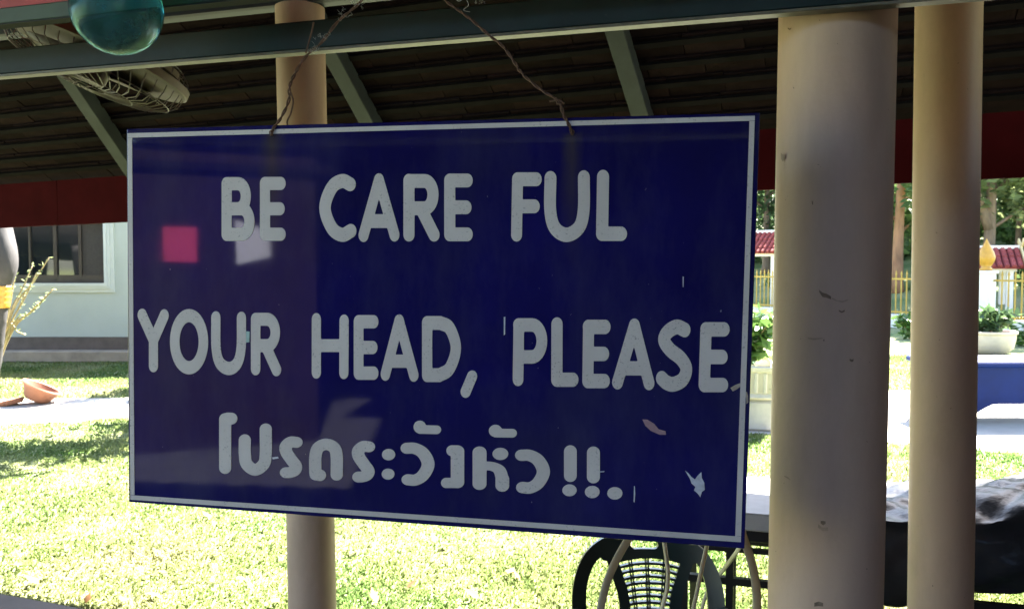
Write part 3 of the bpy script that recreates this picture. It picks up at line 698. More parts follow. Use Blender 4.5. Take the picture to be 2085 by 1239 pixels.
# ---- dark green plastic chair, back towards the camera
CYD = 2.82; cc = at(1316, 1170, CYD)
chair = thing('plastic_chair', (cc[0], cc[1] - .25, .035), 'dark green slatted plastic garden chair by the steel table', 'chair')
zx = lambda x, y: (1100 + x / 3.475, 1000 + y / 3.475)
def chair_back():
    xs = np.arange(1145, 1490, 1.5); ys = np.arange(1080, 1400, 1.5); X, Y = np.meshgrid(xs, ys)
    arch = CR((1176, 1400), (1177, 1250), (1180, 1185), (1200, 1140), (1238, 1117), (1290, 1108), (1350, 1108), (1402, 1119), (1434, 1142), (1450, 1185), (1453, 1250), (1454, 1400))
    top = CR((1230, 1124), (1290, 1117), (1350, 1117), (1410, 1126))
    d = sd_strokes(X, Y, [(arch, 15, 15), (top, 17, 17), ([(1240, 1135), (1285, 1133), (1350, 1134), (1405, 1140)], 16, 13), (CR((1250, 1150), (1262, 1185), (1274, 1240), (1278, 1400)), 11, 11), (CR((1402, 1150), (1390, 1185), (1376, 1240), (1370, 1400)), 11, 11)], 14, 14)
    slot = sd_strokes(X, Y, [([(1298, 1120.5), (1338, 1120.5)], 8.5, 8.5)], 8, 8); d = np.maximum(d, -slot)
    inner = (X > 1252 + (Y - 1140) * .22) & (X < 1402 - (Y - 1140) * .24) & (Y > 1138)
    sl = np.abs(((Y - 1145 + 14 * ((X - 1327) / 70) ** 2 * -1 * .55) / 12.4 + .5) % 1 - .5) * 12.4 - 2.4
    vb = np.minimum.reduce([np.abs(X - x0 - (Y - 1140) * k) - 1.3 for x0, k in ((1284, .1), (1289, .1), (1320, .01), (1325, .01), (1358, -.1), (1363, -.1))])
    lat = np.where(inner, np.minimum(sl, vb), 1e3)
    return march(np.minimum(d, lat), xs, ys)
V2, fs, ed = chair_back(); n = len(V2); P = []
for off in (0, .016):
    for x, y in V2:
        p = at(x, y, CYD); k = (x - 1316) / 140.; P.append(p + A3(0, .0 + off - .075 * k * k + (p[2] - .45) * .22, 0))
b = MB(); b.add(P, fs + [tuple(i + n for i in f[::-1]) for f in fs] + [(c, a, a + n, c + n) for a, c in ed]); b.build('backrest', M['chair'], chair)
b = MB(); hw = .215; y0 = CYD - .04
seat = [(cc[0] + hw * sx * (1 if v < .5 else 1.08), y0 - .42 * v, .44 - .02 * math.sin(math.pi * v)) for v in (0, .5, 1) for sx in (-1, -.5, 0, .5, 1)]
b.add(seat, [(r * 5 + i, r * 5 + i + 1, r * 5 + i + 6, r * 5 + i + 5) for r in range(2) for i in range(4)])
o = b.build('seat', M['chair'], chair, True); m = o.modifiers.new('thickness', 'SOLIDIFY'); m.thickness = .02; m = o.modifiers.new('b', 'BEVEL'); m.width = .005
for sx in (-1, 1):
    for v, lean in ((0, .05), (-.42, -.04)):
        b = MB(); b.tube([(cc[0] + sx * .21, y0 + v, .43), (cc[0] + sx * .225, y0 + v + lean * .5, .22), (cc[0] + sx * .24, y0 + v + lean, .037)], [.032, .026, .022], 8); b.build('leg', M['chair'], chair, True)
    b = MB(); b.tube(catmull([(cc[0] + sx * .235, y0 - .01, .56), (cc[0] + sx * .255, y0 - .15, .6), (cc[0] + sx * .26, y0 - .32, .6), (cc[0] + sx * .25, y0 - .42, .53), (cc[0] + sx * .235, y0 - .43, .43)], 5), .024, 8, flat=(1.2, .6)); b.build('armrest', M['chair'], chair, True)

# ---- bent cream cane stand in front of the chair
sc_ = at(1400, 1239, 2.2)
stand = thing('cane_stand', (sc_[0], sc_[1], .035), 'tall cream bent-cane stand with arching flat legs before the green chair', 'stand')
topc = at(1395, 1040, 2.2)
for px, dy in (([(1345, 1045), (1296, 1078), (1270, 1112), (1243, 1165), (1230, 1205), (1222, 1245), (1214, 1320)], -.06), ([(1352, 1045), (1350, 1080), (1355, 1120), (1360, 1160), (1358, 1200), (1348, 1240), (1340, 1320)], -.14),
               ([(1440, 1045), (1444, 1080), (1437, 1120), (1427, 1165), (1419, 1205), (1411, 1245), (1404, 1320)], -.12), ([(1450, 1045), (1500, 1070), (1521, 1115), (1533, 1155), (1540, 1200), (1541, 1245), (1540, 1320)], -.02), ([(1500, 1060), (1516, 1085), (1503, 1118), (1472, 1160), (1440, 1205), (1425, 1260), (1420, 1320)], .85)):
    pts = [at(x, y, 2.2 + dy * min(1, i / 3)) for i, (x, y) in enumerate(px)]; pe = pts[-1].copy(); pts.append(A3(pe[0] + (pe[0] - pts[-2][0]) * .8, pe[1], .036))
    b = MB(); b.tube(catmull(pts, 7), .0115, 10, flat=(.45, 1.0)); b.build('leg', M['cane'], stand, True)
b = MB(); b.tube([topc + A3(.12 * math.cos(2 * math.pi * i / 32), .12 * math.sin(2 * math.pi * i / 32), 0) for i in range(33)], .014, 8); b.build('top_ring', M['cane'], stand, True)

# ---- steel table with grey top
tt = R(16); tu = A3(math.cos(tt), -math.sin(tt), 0); tn = A3(math.sin(tt), math.cos(tt), 0)
TQ = at(1545, 1046, 3.36); TZ = TQ[2]
table = thing('steel_table', (TQ[0] + .8, TQ[1] + .1, .0), 'long table with grey top on black steel frame behind the thick column', 'table')
b = MB()
TL = 3.0; o0 = TQ - tu * .35; ctr = o0 + tu * TL / 2
b.box(ctr + tn * .31 - ez * .036, (TL, .62, .072), (tu, tn, ez), bev=.006); tag(b.build('table_top', M['table_top'], table), 'grey table top')
b = MB(); b.box(ctr + tn * .3 - ez * .1, (TL - .06, .54, .05), (tu, tn, ez), bev=.004); b.build('apron', M['black_steel'], table)
for (yy, th) in ((1123, .02), (1188, .028)):
    q = at(1520, yy, 3.38)
    for s_ in (.03, .56):
        b = MB(); b.box(A3(*(o0 + tu * TL / 2 + tn * s_)[:2], q[2]), (TL - .1, th, th), (tu, tn, ez)); b.build('rail', M['black_steel'], table)
for k in (.06, .24, 1.6, TL - .08):
    for s_ in (.03, .56):
        b = MB(); pz = o0 + tu * k + tn * s_; b.box((pz[0], pz[1], (TZ - .12) / 2 + .003), (.03, .03, TZ - .12), (tu, tn, ez)); b.build('leg', M['black_steel'], table)
# ---- black plastic sheet over a heap on the table
tarp_w = lambda u: 1.0
NU, NVv = 90, 60; V = []; u0, u1 = .72, 2.75
tri = lambda q: abs((q / 3.1416) % 2 - 1) * 2 - 1
hn = lambda a, b_: tri(a * 3.1 + b_ * 1.7) + .6 * tri(a * 7.3 - b_ * 4.1 + 1 + .8 * math.sin(a * 3)) + .4 * tri(a * 13.7 + b_ * 9.2 + math.sin(b_ * 5))
for i in range(NU):
    t = i / (NU - 1); u = u0 + (u1 - u0) * t
    hgt = .008 + min(.15, max(0, t - .04) * .4) + .008 * math.sin(t * 23)
    drop = max(.15, .28 - .5 * max(0, t - .05)) + .015 * math.sin(t * 31)
    for j in range(NVv):
        v = j / (NVv - 1)
        if v < .38:   # hanging front skirt
            k = v / .38; dd = -.075 - .03 * math.sin(k * 3) + .025 * hn(t * 3.2, k * .6) * (1 - k * .6); zz = -.02 - drop * (1 - k) + .012 * hn(t * 2, k)
            zz += max(0, k - .85) / .15 * hgt * .25
        else:
            k = (v - .38) / .62; dd = -.06 + .72 * k; prof = math.sin(math.pi * min(1, .12 + k * .85)) ** .7
            zz = hgt * (.25 + .75 * prof) + .012 * hn(t * 6, k * 3) + .007 * hn(t * 13 + 2, k * 7) - max(0, k - .8) / .2 * (hgt + .2)
        dd += .008 * hn(t * 8, v * 6)
        V.append(o0 + tu * u + tn * dd + ez * (zz + .012))
tb = MB(); tb.add(V, [(i * NVv + j, (i + 1) * NVv + j, (i + 1) * NVv + j + 1, i * NVv + j + 1) for i in range(NU - 1) for j in range(NVv - 1)])
o = tb.build('tarpaulin', M['tarp'], None, True); tag(o, 'crumpled black plastic sheet heaped over the steel table', 'tarpaulin')
m = o.modifiers.new('thickness', 'SOLIDIFY'); m.thickness = .003

# ================================================================== OUTSIDE, LEFT
BY = 15.05
bl = at(-700, 735, BY)[0]; br_ = at(640, 735, BY)[0]; zz = lambda y: at(0, y, BY)[2]
house = thing('white_building', ((bl + br_) / 2, BY + 3, 0), 'white plastered building with bronze framed window and dark plinth', 'building')
wx0, wx1 = at(-60, 600, BY)[0], at(216, 580, BY)[0]; wz0, wz1 = zz(576), 2.5; H = 2.75
b = MB()
for x0, x1, z0, z1 in ((bl, wx0, .42, H), (wx1, br_, .42, H), (wx0, wx1, .42, wz0), (wx0, wx1, wz1, H)):
    b.box(((x0 + x1) / 2, BY + .1, (z0 + z1) / 2), (x1 - x0, .2, z1 - z0))
for x in (bl + .1, br_ - .1): b.box((x, BY + 3.1, (H + .42) / 2), (.2, 5.8, H - .42))
b.box(((bl + br_) / 2, BY + 6, (H + .42) / 2), (br_ - bl - .4, .2, H - .42))
b.build('wall', M['white_wall'], house)
b = MB(); b.box(((bl + br_) / 2, BY + 3, .31), (br_ - bl + .04, 6.06, .21)); b.build('plinth', M['plinth'], house)
b = MB(); b.box(((bl + br_) / 2, BY + 2.8, .1), (br_ - bl + .5, 6.2, .2), bev=.02); b.build('step', M['step'], house)
b = MB(); mx0, mx1 = wx0 - .16, wx1 + .16; fw = .16
for w_, d_ in ((.16, .03), (.1, .055), (.05, .075)):
    for c, s_ in ((((wx0 + wx1) / 2, wz0 - w_ / 2), (wx1 - wx0 + 2 * w_, w_)), ((wx1 + w_ / 2, (wz0 + wz1) / 2), (w_, wz1 - wz0)), ((wx0 - w_ / 2, (wz0 + wz1) / 2), (w_, wz1 - wz0)), (((wx0 + wx1) / 2, wz1 + w_ / 2), (wx1 - wx0 + 2 * w_, w_))):
        b.box((c[0], BY - d_ / 2, c[1]), (s_[0], d_, s_[1]))
b.build('window_moulding', M['moulding'], house)
win = None
b = MB(); fx_ = [at(x, 540, BY)[0] for x in (-60, 55, 107, 157, 167, 216)]
wf = []
for x, w_ in ((wx0 + .025, .05), (fx_[1], .035), (fx_[2], .06), (fx_[3] + .01, .05), (wx1 - .025, .05)): wf.append(((x, BY + .12, (wz0 + wz1) / 2), (w_, .06, wz1 - wz0 - .1)))
for z in (wz0 + .03, wz1 - .03): wf.append((((wx0 + wx1) / 2, BY + .12, z), (wx1 - wx0, .06, .06)))
b.box(((wx0 + wx1) / 2, BY + .115, wz0 + .1), (wx1 - wx0 - .1, .04, .08))
for c, s_ in wf: b.box(c, s_)
win = b.build('window_frame', M['alu'], house)
for x0, x1, mt in ((wx0 + .05, fx_[1] - .018, 'pane'), (fx_[1] + .018, fx_[2] - .03, 'pane'), (fx_[2] + .03, fx_[3] - .015, 'pane'), (fx_[3] + .035, wx1 - .05, 'screen')):
    b = MB(); b.box(((x0 + x1) / 2, BY + .13, (wz0 + wz1) / 2 + .03), (x1 - x0, .008, wz1 - wz0 - .14)); b.build('pane' if mt == 'pane' else 'insect_screen', M[mt], win)
b = MB(); cxh = (bl + br_) / 2; hw = (br_ - bl) / 2 + .5
b.add([(cxh - hw, BY - .2, H), (cxh + hw, BY - .2, H), (cxh + hw, BY + 6.6, H), (cxh - hw, BY + 6.6, H), (cxh - hw + 2, BY + 3, H + 1.5), (cxh + hw - 2, BY + 3, H + 1.5)],
      [(0, 1, 5, 4), (1, 2, 5), (2, 3, 4, 5), (3, 0, 4), (0, 3, 2, 1)]); b.build('roof', M['red_tile'], house)

# ---- grey elephant statue, trunk and gold band at the edge of the view
EY = 11.6; ep = lambda x, y, d=0.: at(x, y, EY + d)
trunk_px = [(-120, 330, 120), (-64, 395, 85), (-24, 455, 44), (-2, 520, 35), (-2, 555, 32), (-5, 588, 22), (-5, 625, 20), (-9, 690, 17), (-12, 735, 15), (-18, 765, 14), (-34, 780, 13), (-50, 772, 11)]
eb = ep(-330, 765)
eleph = thing('elephant_statue', (eb[0], EY + .5, 0), 'large grey elephant statue with gold band round its trunk by the white building', 'statue')
b = MB(); b.tube(catmull([ep(x, y) for x, y, r in trunk_px], 5), [v[0] for v in catmull([(r * EY / F, 0) for x, y, r in trunk_px], 5)], 24)
hc = ep(-150, 330)
def blob(c, r, n=20):
    m = 14; b.lathe([(math.sin(math.pi * i / m) * 1 + 1e-7, -math.cos(math.pi * i / m)) for i in range(m + 1)], c, n, np.diag(r))
blob(hc, (.62, .6, .75)); blob(hc + A3(-1.5, .5, -.35), (1.5, .9, .95)); blob(hc + A3(-2.3, .6, -.3), (1.0, .85, .9)); blob(hc + A3(.1, 0, .35), (.4, .42, .45))
for dx, dy in ((-.75, -.1), (-.75, 1.05), (-2.7, 0), (-2.7, 1.15)):
    q = hc + A3(dx, dy, 0); b.tube([(q[0], q[1], 2.0), (q[0], q[1], 1.1), (q[0] + .03, q[1], .5), (q[0], q[1], .12), (q[0], q[1], 0)], [.42, .33, .27, .29, .3], 18)
b.tube([hc + A3(-3.2, .6, .2), hc + A3(-3.5, .6, -.4), hc + A3(-3.5, .6, -1.2)], [.1, .06, .03], 10)
o = b.build('body', M['elephant'], eleph, True); m = o.modifiers.new('remesh', 'REMESH'); m.mode = 'VOXEL'; m.voxel_size = .045; m.use_smooth_shade = True
m = o.modifiers.new('smooth', 'SMOOTH'); m.iterations = 4
b = MB(); bz = catmull([ep(-5, 581), ep(-5, 603), ep(-5, 626)], 6); b.tube(bz, [(24 + (20.5 - 24) * i / (len(bz) - 1) + 1.6 + .8 * math.sin(i * 2.1)) * EY / F for i in range(len(bz))], 28); b.build('gold_band', M['gold'], eleph, True)
for sg in (-1, 1):
    b = MB(); ec = hc + A3(-.45, sg * .62, .05); b.lathe([(1e-4, -.5), (.22, -.42), (.36, -.1), (.34, .25), (.16, .5), (1e-4, .52)], ec, 16, np.array([[1, 0, 0], [.25 * sg, .14, 0], [0, 0, 1]])); b.build('ear', M['elephant'], eleph, True)
    b = MB(); b.tube(catmull([hc + A3(.35, sg * .28, -.4), hc + A3(.62, sg * .34, -.75), hc + A3(.95, sg * .3, -.8), hc + A3(1.05, sg * .26, -.66)][:2] + [hc + A3(.5, sg * .4, -1.1)], 5), [.075] * 6 + [.06, .05, .04, .03, .02], 10); b.build('tusk', M['moulding'], eleph, True)

# ---- bare stemmed shrub beside the statue
sb = gnd(-8, 772); shrub = thing('stemmed_shrub', tuple(sb), 'sparse shrub with pale spreading stems beside the grey statue', 'shrub')
tips = [(100, 524, .0), (74, 556, -.1), (54, 588, .1), (108, 588, .1), (78, 618, -.2), (50, 681, -.15), (42, 640, .1), (66, 540, .3), (-30, 560, .2), (30, 560, -.3), (95, 600, .4)]
for k, (x, y, dy) in enumerate(tips):
    Yd = sb[1]; b = MB(); t_ = at(x, y, Yd + dy); m1 = at(10 + (x - 10) * .25, min(660, y + 95 - k), Yd + dy * .4)
    pts = catmull([sb + A3(random.uniform(-.05, .05), 0, 0), sb * .55 + m1 * .45 + A3(-.03, 0, .05), m1, (m1 + t_) / 2 + A3(0, 0, -.03), t_], 6); L = len(pts)
    b.tube(pts, [.017 - .009 * i / L for i in range(L)], 6); st = b.build('stem', M['stem'], shrub, True)
    b = MB()
    for i in range(int(L * .6), L):
        for q in range(2 if k in (0, 3, 7, 9) else 1):
            p = pts[i]; d = A3(random.uniform(-1, 1), random.uniform(-1, 1), random.uniform(-.2, 1)); d /= np.linalg.norm(d); s_ = np.cross(d, A3(random.uniform(-1, 1), .3, .5)); s_ /= np.linalg.norm(s_); ll = random.uniform(.04, .085)
            b.add([p, p + d * ll * .5 + s_ * ll * .22, p + d * ll, p + d * ll * .5 - s_ * ll * .22], [(0, 1, 2, 3)])
    b.build('leaves', M['leaf_c'], st)
# ---- terracotta bowl tipped on the lawn
pc = gnd(72, 822); pot = thing('clay_bowl', tuple(pc), 'terracotta bowl lying tipped over on the sunny lawn', 'bowl')
ti = Matrix.Rotation(R(24), 3, 'Y') @ Matrix.Rotation(R(-10), 3, 'X'); rr = .23
b = MB(); b.lathe([(.0, 0), (.12, 0), (.15, .03), (rr - .03, .14), (rr, .16), (rr + .012, .175), (rr, .19), (rr - .03, .185), (rr - .045, .15), (.11, .03), (0, .025)], A3(pc[0], pc[1], .045), 32, np.array(ti)); smooth_angle(b.build('bowl', M['terracotta'], pot), 50)
b = MB(); b.lathe([(.0, 0), (.13, .0), (.16, .05), (.15, .06), (.0, .05)], A3(pc[0] - .24, pc[1] - .1, .01), 20, np.array(Matrix.Rotation(R(-12), 3, 'Y'))); smooth_angle(b.build('broken_piece', M['terracotta'], pot), 50)

# ================================================================== OUTSIDE, RIGHT
def leaves(centers, radii, n, size, flat=.9, seed=1):
    rg = np.random.default_rng(seed); C = np.array(centers, float); Rr = np.array(radii, float)
    idx = rg.integers(0, len(C), n); d = rg.normal(size=(n, 3)); d /= np.linalg.norm(d, axis=1, keepdims=True)
    p = C[idx] + d * (Rr[idx] * (rg.random((n, 1)) ** .45)) * (1 + .25 * rg.normal(size=(n, 1)))
    a = rg.normal(size=(n, 3)); a[:, 2] *= .5; a /= np.linalg.norm(a, axis=1, keepdims=True); q = rg.normal(size=(n, 3)); bb = np.cross(a, q); bb /= np.linalg.norm(bb, axis=1, keepdims=True)
    s = size * (.6 + .8 * rg.random((n, 1))); V = np.stack([p - a * s, p + bb * s * .42 - a * s * .1, p + a * s, p - bb * s * .42 - a * s * .1], 1).reshape(-1, 3)
    return V, np.arange(4 * n).reshape(n, 4)
def tree(x, y, h, label, trunk_h, crown_r, mat, bark, nleaf=6000, lean=0., seed=1, leafs=.12, low=.35, name='tree', fork=False, tr=.14, group=None):
    rg = random.Random(seed); z0 = hill_z(x, y) - .05 if (A3(x, y) - FA) @ fn > 0 else -.05
    t = thing(name, (x, y, max(z0, 0) if z0 > -.1 else 0), label, 'tree', 0, group)
    base = A3(x, y, z0); b = MB(); top = base + A3(lean * h, 0, h * .86)
    pts = [base, base + A3(lean * h * .2, 0, h * .2), base + A3(lean * h * .5 + rg.uniform(-.1, .1), rg.uniform(-.1, .1), h * .5), top]
    sm = catmull(pts, 5); L = len(sm); b.tube(sm, [tr * (1.25 if i == 0 else 1) * (1 - .75 * i / L) for i in range(L)], 9)
    cs, rs = [], []; lo = trunk_h / h
    for k in range(rg.randint(11, 14)):
        f = lo + (1 - lo) * (k + rg.random() * .6) / 13.; f = min(f, .97); p = sm[min(L - 1, int(f * (L - 1) / .92 * .95))]; p = np.array(p)
        w = k * 2.4 + rg.random(); ln = crown_r * (.45 + .6 * rg.random()) * (1.05 - .55 * abs(f - .5))
        e_ = p + A3(math.cos(w) * ln, math.sin(w) * ln, ln * rg.uniform(.15, .6)); b.tube(catmull([p, (p + e_) / 2 + A3(0, 0, .1 * ln), e_], 3), [tr * .3, tr * .27, tr * .23, tr * .2, tr * .16, tr * .12, tr * .07], 5)
        for q in range(4): cs.append(e_ * (.45 + .18 * q) + p * (.55 - .18 * q) + A3(rg.uniform(-.3, .3), rg.uniform(-.3, .3), rg.uniform(-.2, .3)) * crown_r * .4); rs.append((crown_r * .32,) * 2 + (crown_r * .24,))
    if fork:
        p = sm[int(L * .25)]; e_ = p + A3(-.12 * h, .1, h * .62); b.tube(catmull([p, p + A3(-.07 * h, 0, .2 * h), e_], 5), [tr * .85 - tr * .06 * i for i in range(11)], 8)
    b.build('trunk', bark, t, True)
    V, Fl = leaves(cs, rs, nleaf, leafs, seed=seed); V = V - np.array(t.location)
    o = np_mesh('crown', V, Fl, mat, t)
    return t
LM = [M['leaf_a'], M['leaf_b'], M['leaf_c']]
def fence_pt(px, back):                                      # place on the hill, behind the fence along the ray of a picture column
    r = ray(px, 537); r = r[:2] / r[1]; t = ((FA - 0) @ fn) / (r @ fn); return r * (t + back)
trees = [
 (1826, 4.0, 9., 'tree with sunlit reddish trunk and mid green crown on the bank beyond the fence', 3.2, 2.4, 0, 'bark_red', .02, False, .2),
 (2010, 5.5, 11., 'forked grey trunked tree on the bank behind the red roofed gate', 3.3, 2.6, 2, 'bark', .03, True, .2),
 (2072, 9., 11., 'slender straight trunked tree with pale leaves uphill from the forked tree', 3.6, 2.6, 2, 'bark', .0, False, .1),
 (1560, 8., 10., 'dark dense tree behind the small red shrine roof', 1.2, 3.2, 1, 'bark', 0, False, .17),
 (1650, 10., 11., 'dark leafy tree between the dense tree and the reddish trunk', 1.5, 3.2, 1, 'bark', .02, False, .17),
 (1745, 12., 10., 'broad mid green tree uphill left of the reddish trunk', 1.0, 3.2, 0, 'bark', 0, False, .15),
 (1880, 11., 9., 'mid green bushy tree uphill right of the reddish trunk', .8, 3.0, 0, 'bark', 0, False, .15),
 (1965, 14., 10., 'bushy dark tree uphill behind the forked tree', .7, 3.2, 1, 'bark', 0, False, .15),
 (2045, 18., 10., 'pale bushy tree high on the bank behind the slender trunk', .8, 3.2, 2, 'bark', 0, False, .15),
 (2120, 13., 10., 'mid green tree on the bank past the end of the fence', .9, 3.0, 0, 'bark', 0, False, .15),
 (2200, 9., 11., 'tall pale leafed tree at the end of the bank', 1.2, 3.2, 2, 'bark', 0, False, .16),
 (1830, 20., 11., 'pale green tree at the top of the bank', .8, 3.6, 2, 'bark', 0, False, .16),
 (1600, 20., 12., 'tall mid green tree at the top of the bank behind the dark trees', .8, 3.8, 0, 'bark', 0, False, .16),
 (1480, 12., 12., 'wide dark tree at the low end of the bank', .8, 3.8, 1, 'bark', 0, False, .16),
]
for k, (px, bk, h, lab, th, cr, mi, bark, ln, fk, tr) in enumerate(trees):
    x, y = fence_pt(px, bk); tree(x, y, h, lab, th, cr, LM[mi], M[bark], 5200, ln, 30 + k, .16, fork=fk, tr=tr, name='bank_tree', group='trees on the bank')
# low undergrowth on the bank
cs, rs = [], []
rg = random.Random(5)
for k in range(60):
    x, y = fence_pt(rg.uniform(1450, 2250), rg.uniform(4.5, 20)); z = hill_z(x, y); r = rg.uniform(.4, 1.0); cs.append((x, y, z + r * .4)); rs.append((r, r, r * .7))
V, Fl = leaves(cs, rs, 16000, .14, seed=4); tag(np_mesh('undergrowth', V, Fl, M['leaf_a']), 'mixed green undergrowth covering the bank between the trees', 'undergrowth', kind='stuff')
# small tree that shades the left of the lawn
tree(-2.75, 9.9, 3.9, 'small lawn tree standing behind the blue sign', 2.2, .95, M['leaf_a'], M['bark'], 520, -.02, 77, .13, name='lawn_tree', tr=.06)
tree(-3.6, 13.2, 3.6, 'young tree close to the white building, right of its window', 1.4, .8, M['leaf_c'], M['bark'], 1500, .02, 78, .1, name='lawn_tree', tr=.05)

# ---- yellow picket fence on low white wall
fa = A3(*(FA - fd * 2.6), 0); fb = A3(*(FB + fd * 4), 0); fL = np.linalg.norm(fb - fa); fu = (fb - fa) / fL; fv = A3(*fn, 0)
fence = thing('picket_fence', tuple((fa + fb) / 2), 'yellow spear-topped metal fence along the foot of the bank', 'fence')
wallb = MB(); wallb.box((fa + fb) / 2 + ez * .16, (fL, .22, .33), (fu, fv, ez), bev=.01); wallb.box((fa + fb) / 2 + ez * .335, (fL, .28, .04), (fu, fv, ez))
low = wallb.build('low_wall', M['white_post']); tag(low, 'low white wall carrying the yellow fence', 'wall')
zf0, zf1 = .36, 1.52
for z in (zf0 + .06, zf1 - .22):
    b = MB(); b.box((fa + fb) / 2 + ez * z, (fL, .035, .045), (fu, fv, ez)); b.build('rail', M['gold_fence'], fence)
pk = MB(); pk.box((0, 0, (zf0 + zf1 - .1) / 2), (.03, .022, zf1 - .1 - zf0)); pk.add([(-.035, 0, zf1 - .1), (0, -.014, zf1 - .1), (.035, 0, zf1 - .1), (0, .014, zf1 - .1), (0, 0, zf1 + .03)], [(0, 1, 4), (1, 2, 4), (2, 3, 4), (3, 0, 4), (3, 2, 1, 0)])
po = pk.build('picket', M['gold_fence'], None); pdta = po.data; bpy.data.objects.remove(po)
npk = int(fL / .155); ang = math.atan2(fu[1], fu[0]); postp = fence_pt(2008, -.05); posp_u = (A3(*postp, 0) - fa) @ fu
for k in range(npk):
    u = (k + .5) * fL / npk
    if abs(u - posp_u) < .26: continue
    o = bpy.data.objects.new('picket', pdta); COL.objects.link(o); o.parent = fence
    o.location = Vector(fa + fu * u) - Vector(fence.location); o.rotation_euler = (0, 0, ang)
def gate_post(c, label):
    t = thing('gate_post', (c[0], c[1], 0), label, 'post', ang, 'gate posts'); c = A3(c[0], c[1], 0)
    b = MB(); b.box(c + ez * .22, (.52, .52, .44), (fu, fv, ez), bev=.02); b.box(c + ez * .95, (.34, .34, 1.06), (fu, fv, ez), bev=.015); b.box(c + ez * 1.5, (.42, .42, .07), (fu, fv, ez), bev=.015); b.build('shaft', M['white_post'], t)
    b = MB(); b.lathe([(.12, 1.535), (.15, 1.56), (.13, 1.6), (.1, 1.63), (.15, 1.7), (.195, 1.8), (.2, 1.88), (.17, 1.98), (.12, 2.08), (.07, 2.17), (.03, 2.25), (.0, 2.33)], c, 20); b.build('lotus_finial', M['gold'], t, True)
gate_post(postp, 'white square post with golden lotus bud finial in the yellow fence')
M['navy'] = simple('navy_panel', (.06, .05, .18), .5, .2, 5, 0)
gp = A3(*postp, 0) - fu * .52; gt = thing('blue_gate', tuple(gp), 'dark blue gate panel in gold frame beside the lotus post', 'gate', ang)
b = MB(); b.box(gp + ez * .92 , (.4, .05, 1.0), (fu, fv, ez)); b.build('panel', M['navy'], gt)
b = MB()
for s_ in (-1, 1): b.box(gp + fu * s_ * .22 + ez * .92 - fv * .01, (.05, .09, 1.1), (fu, fv, ez)); b.box(gp + ez * (.92 + s_ * .53) - fv * .01, (.389, .088, .05), (fu, fv, ez))
b.build('frame', M['gold_fence'], gt)

# ---- small red tiled roofs (shrine pavilions)
def pavilion(c, rz, wl, ww, ze, rise, label, kal):
    t = thing('shrine_pavilion', (c[0], c[1], max(0, hill_z(c[0], c[1]))), label, 'pavilion', rz); cu = A3(math.cos(rz), math.sin(rz), 0); cv = A3(-math.sin(rz), math.cos(rz), 0); c = A3(c[0], c[1], 0); zb = hill_z(c[0], c[1]) - .1
    for i in (-1, 1):
        for j in (-1, 1):
            b = MB(); p = c + cu * i * (wl / 2 - .3) + cv * j * (ww / 2 - .25); b.box(p + ez * (zb + ze) / 2, (.16, .16, ze - zb), (cu, cv, ez), bev=.01); b.build('pillar', M['white_post'], t)
    b = MB(); b.box(c + ez * (ze - .06), (wl - .3, ww - .3, .1), (cu, cv, ez)); b.build('ceiling', M['white_post'], t)
    sl_ = math.hypot(ww / 2, rise)
    for j in (-1, 1):
        sv = (cv * j * ww / 2 - ez * rise) / sl_; wv = np.cross(cu, sv); wv = wv if wv[2] > 0 else -wv; ridge_ = c + ez * (ze + rise)
        b = MB(); b.box(ridge_ + sv * sl_ / 2 - wv * .02, (wl, sl_, .03), (cu, sv, wv)); sd_ = b.build('roof_slope', M['red_tile'], t)
        nr = max(4, int(sl_ / .2)); nc = int(wl / .16)
        for r in range(nr):
            for q in range(nc):
                p = ridge_ + sv * (r + .5) * sl_ / nr + cu * ((q + .5) * wl / nc - wl / 2) + wv * (.02 + .006 * (r % 2))
                bb = MB(); bb.tube([p - sv * sl_ / nr * .55 + wv * .012, p + sv * sl_ / nr * .55 + wv * .03], .066, 6, flat=(1, .6)); bb.build('roof_tile', M['red_tile'], sd_)
    b = MB(); b.box(c + ez * (ze + rise + .05), (wl + .1, .12, .1), (cu, cv, ez), bev=.01); b.build('ridge_cap', M['white_post'], t)
    for i in (-1, 1):
        for j in (-1, 1):
            d = (cv * j * ww / 2 - ez * rise); d /= np.linalg.norm(d); p0 = c + cu * i * (wl / 2 + .04 + .02 * j) + ez * (ze + rise + .08)
            a = p0 - d * kal; e_ = p0 + d * (sl_ + .22); b = MB(); wv = np.cross(cu, d); b.box((a + e_) / 2, (.045, np.linalg.norm(e_ - a), .13), (cu, d, wv), bev=.01); b.build('bargeboard', M['kal'], t)
M['kal'] = simple('cream_gold_board', (.72, .55, .28), .5, .15, 5, .05)
pv = at(2003, 545, 23.6); pavilion((pv[0] - .35, pv[1]), R(-20), 2.3, 1.5, 1.6, .5, 'shrine with red tiled gable and crossed golden bargeboards behind the lotus post', .3)
pv = at(1535, 515, 29.); pavilion((pv[0], pv[1]), R(-42), 2.6, 1.7, 2.06, .66, 'shrine with red tiled roof among dark trees, seen beside the blue sign edge', .25)

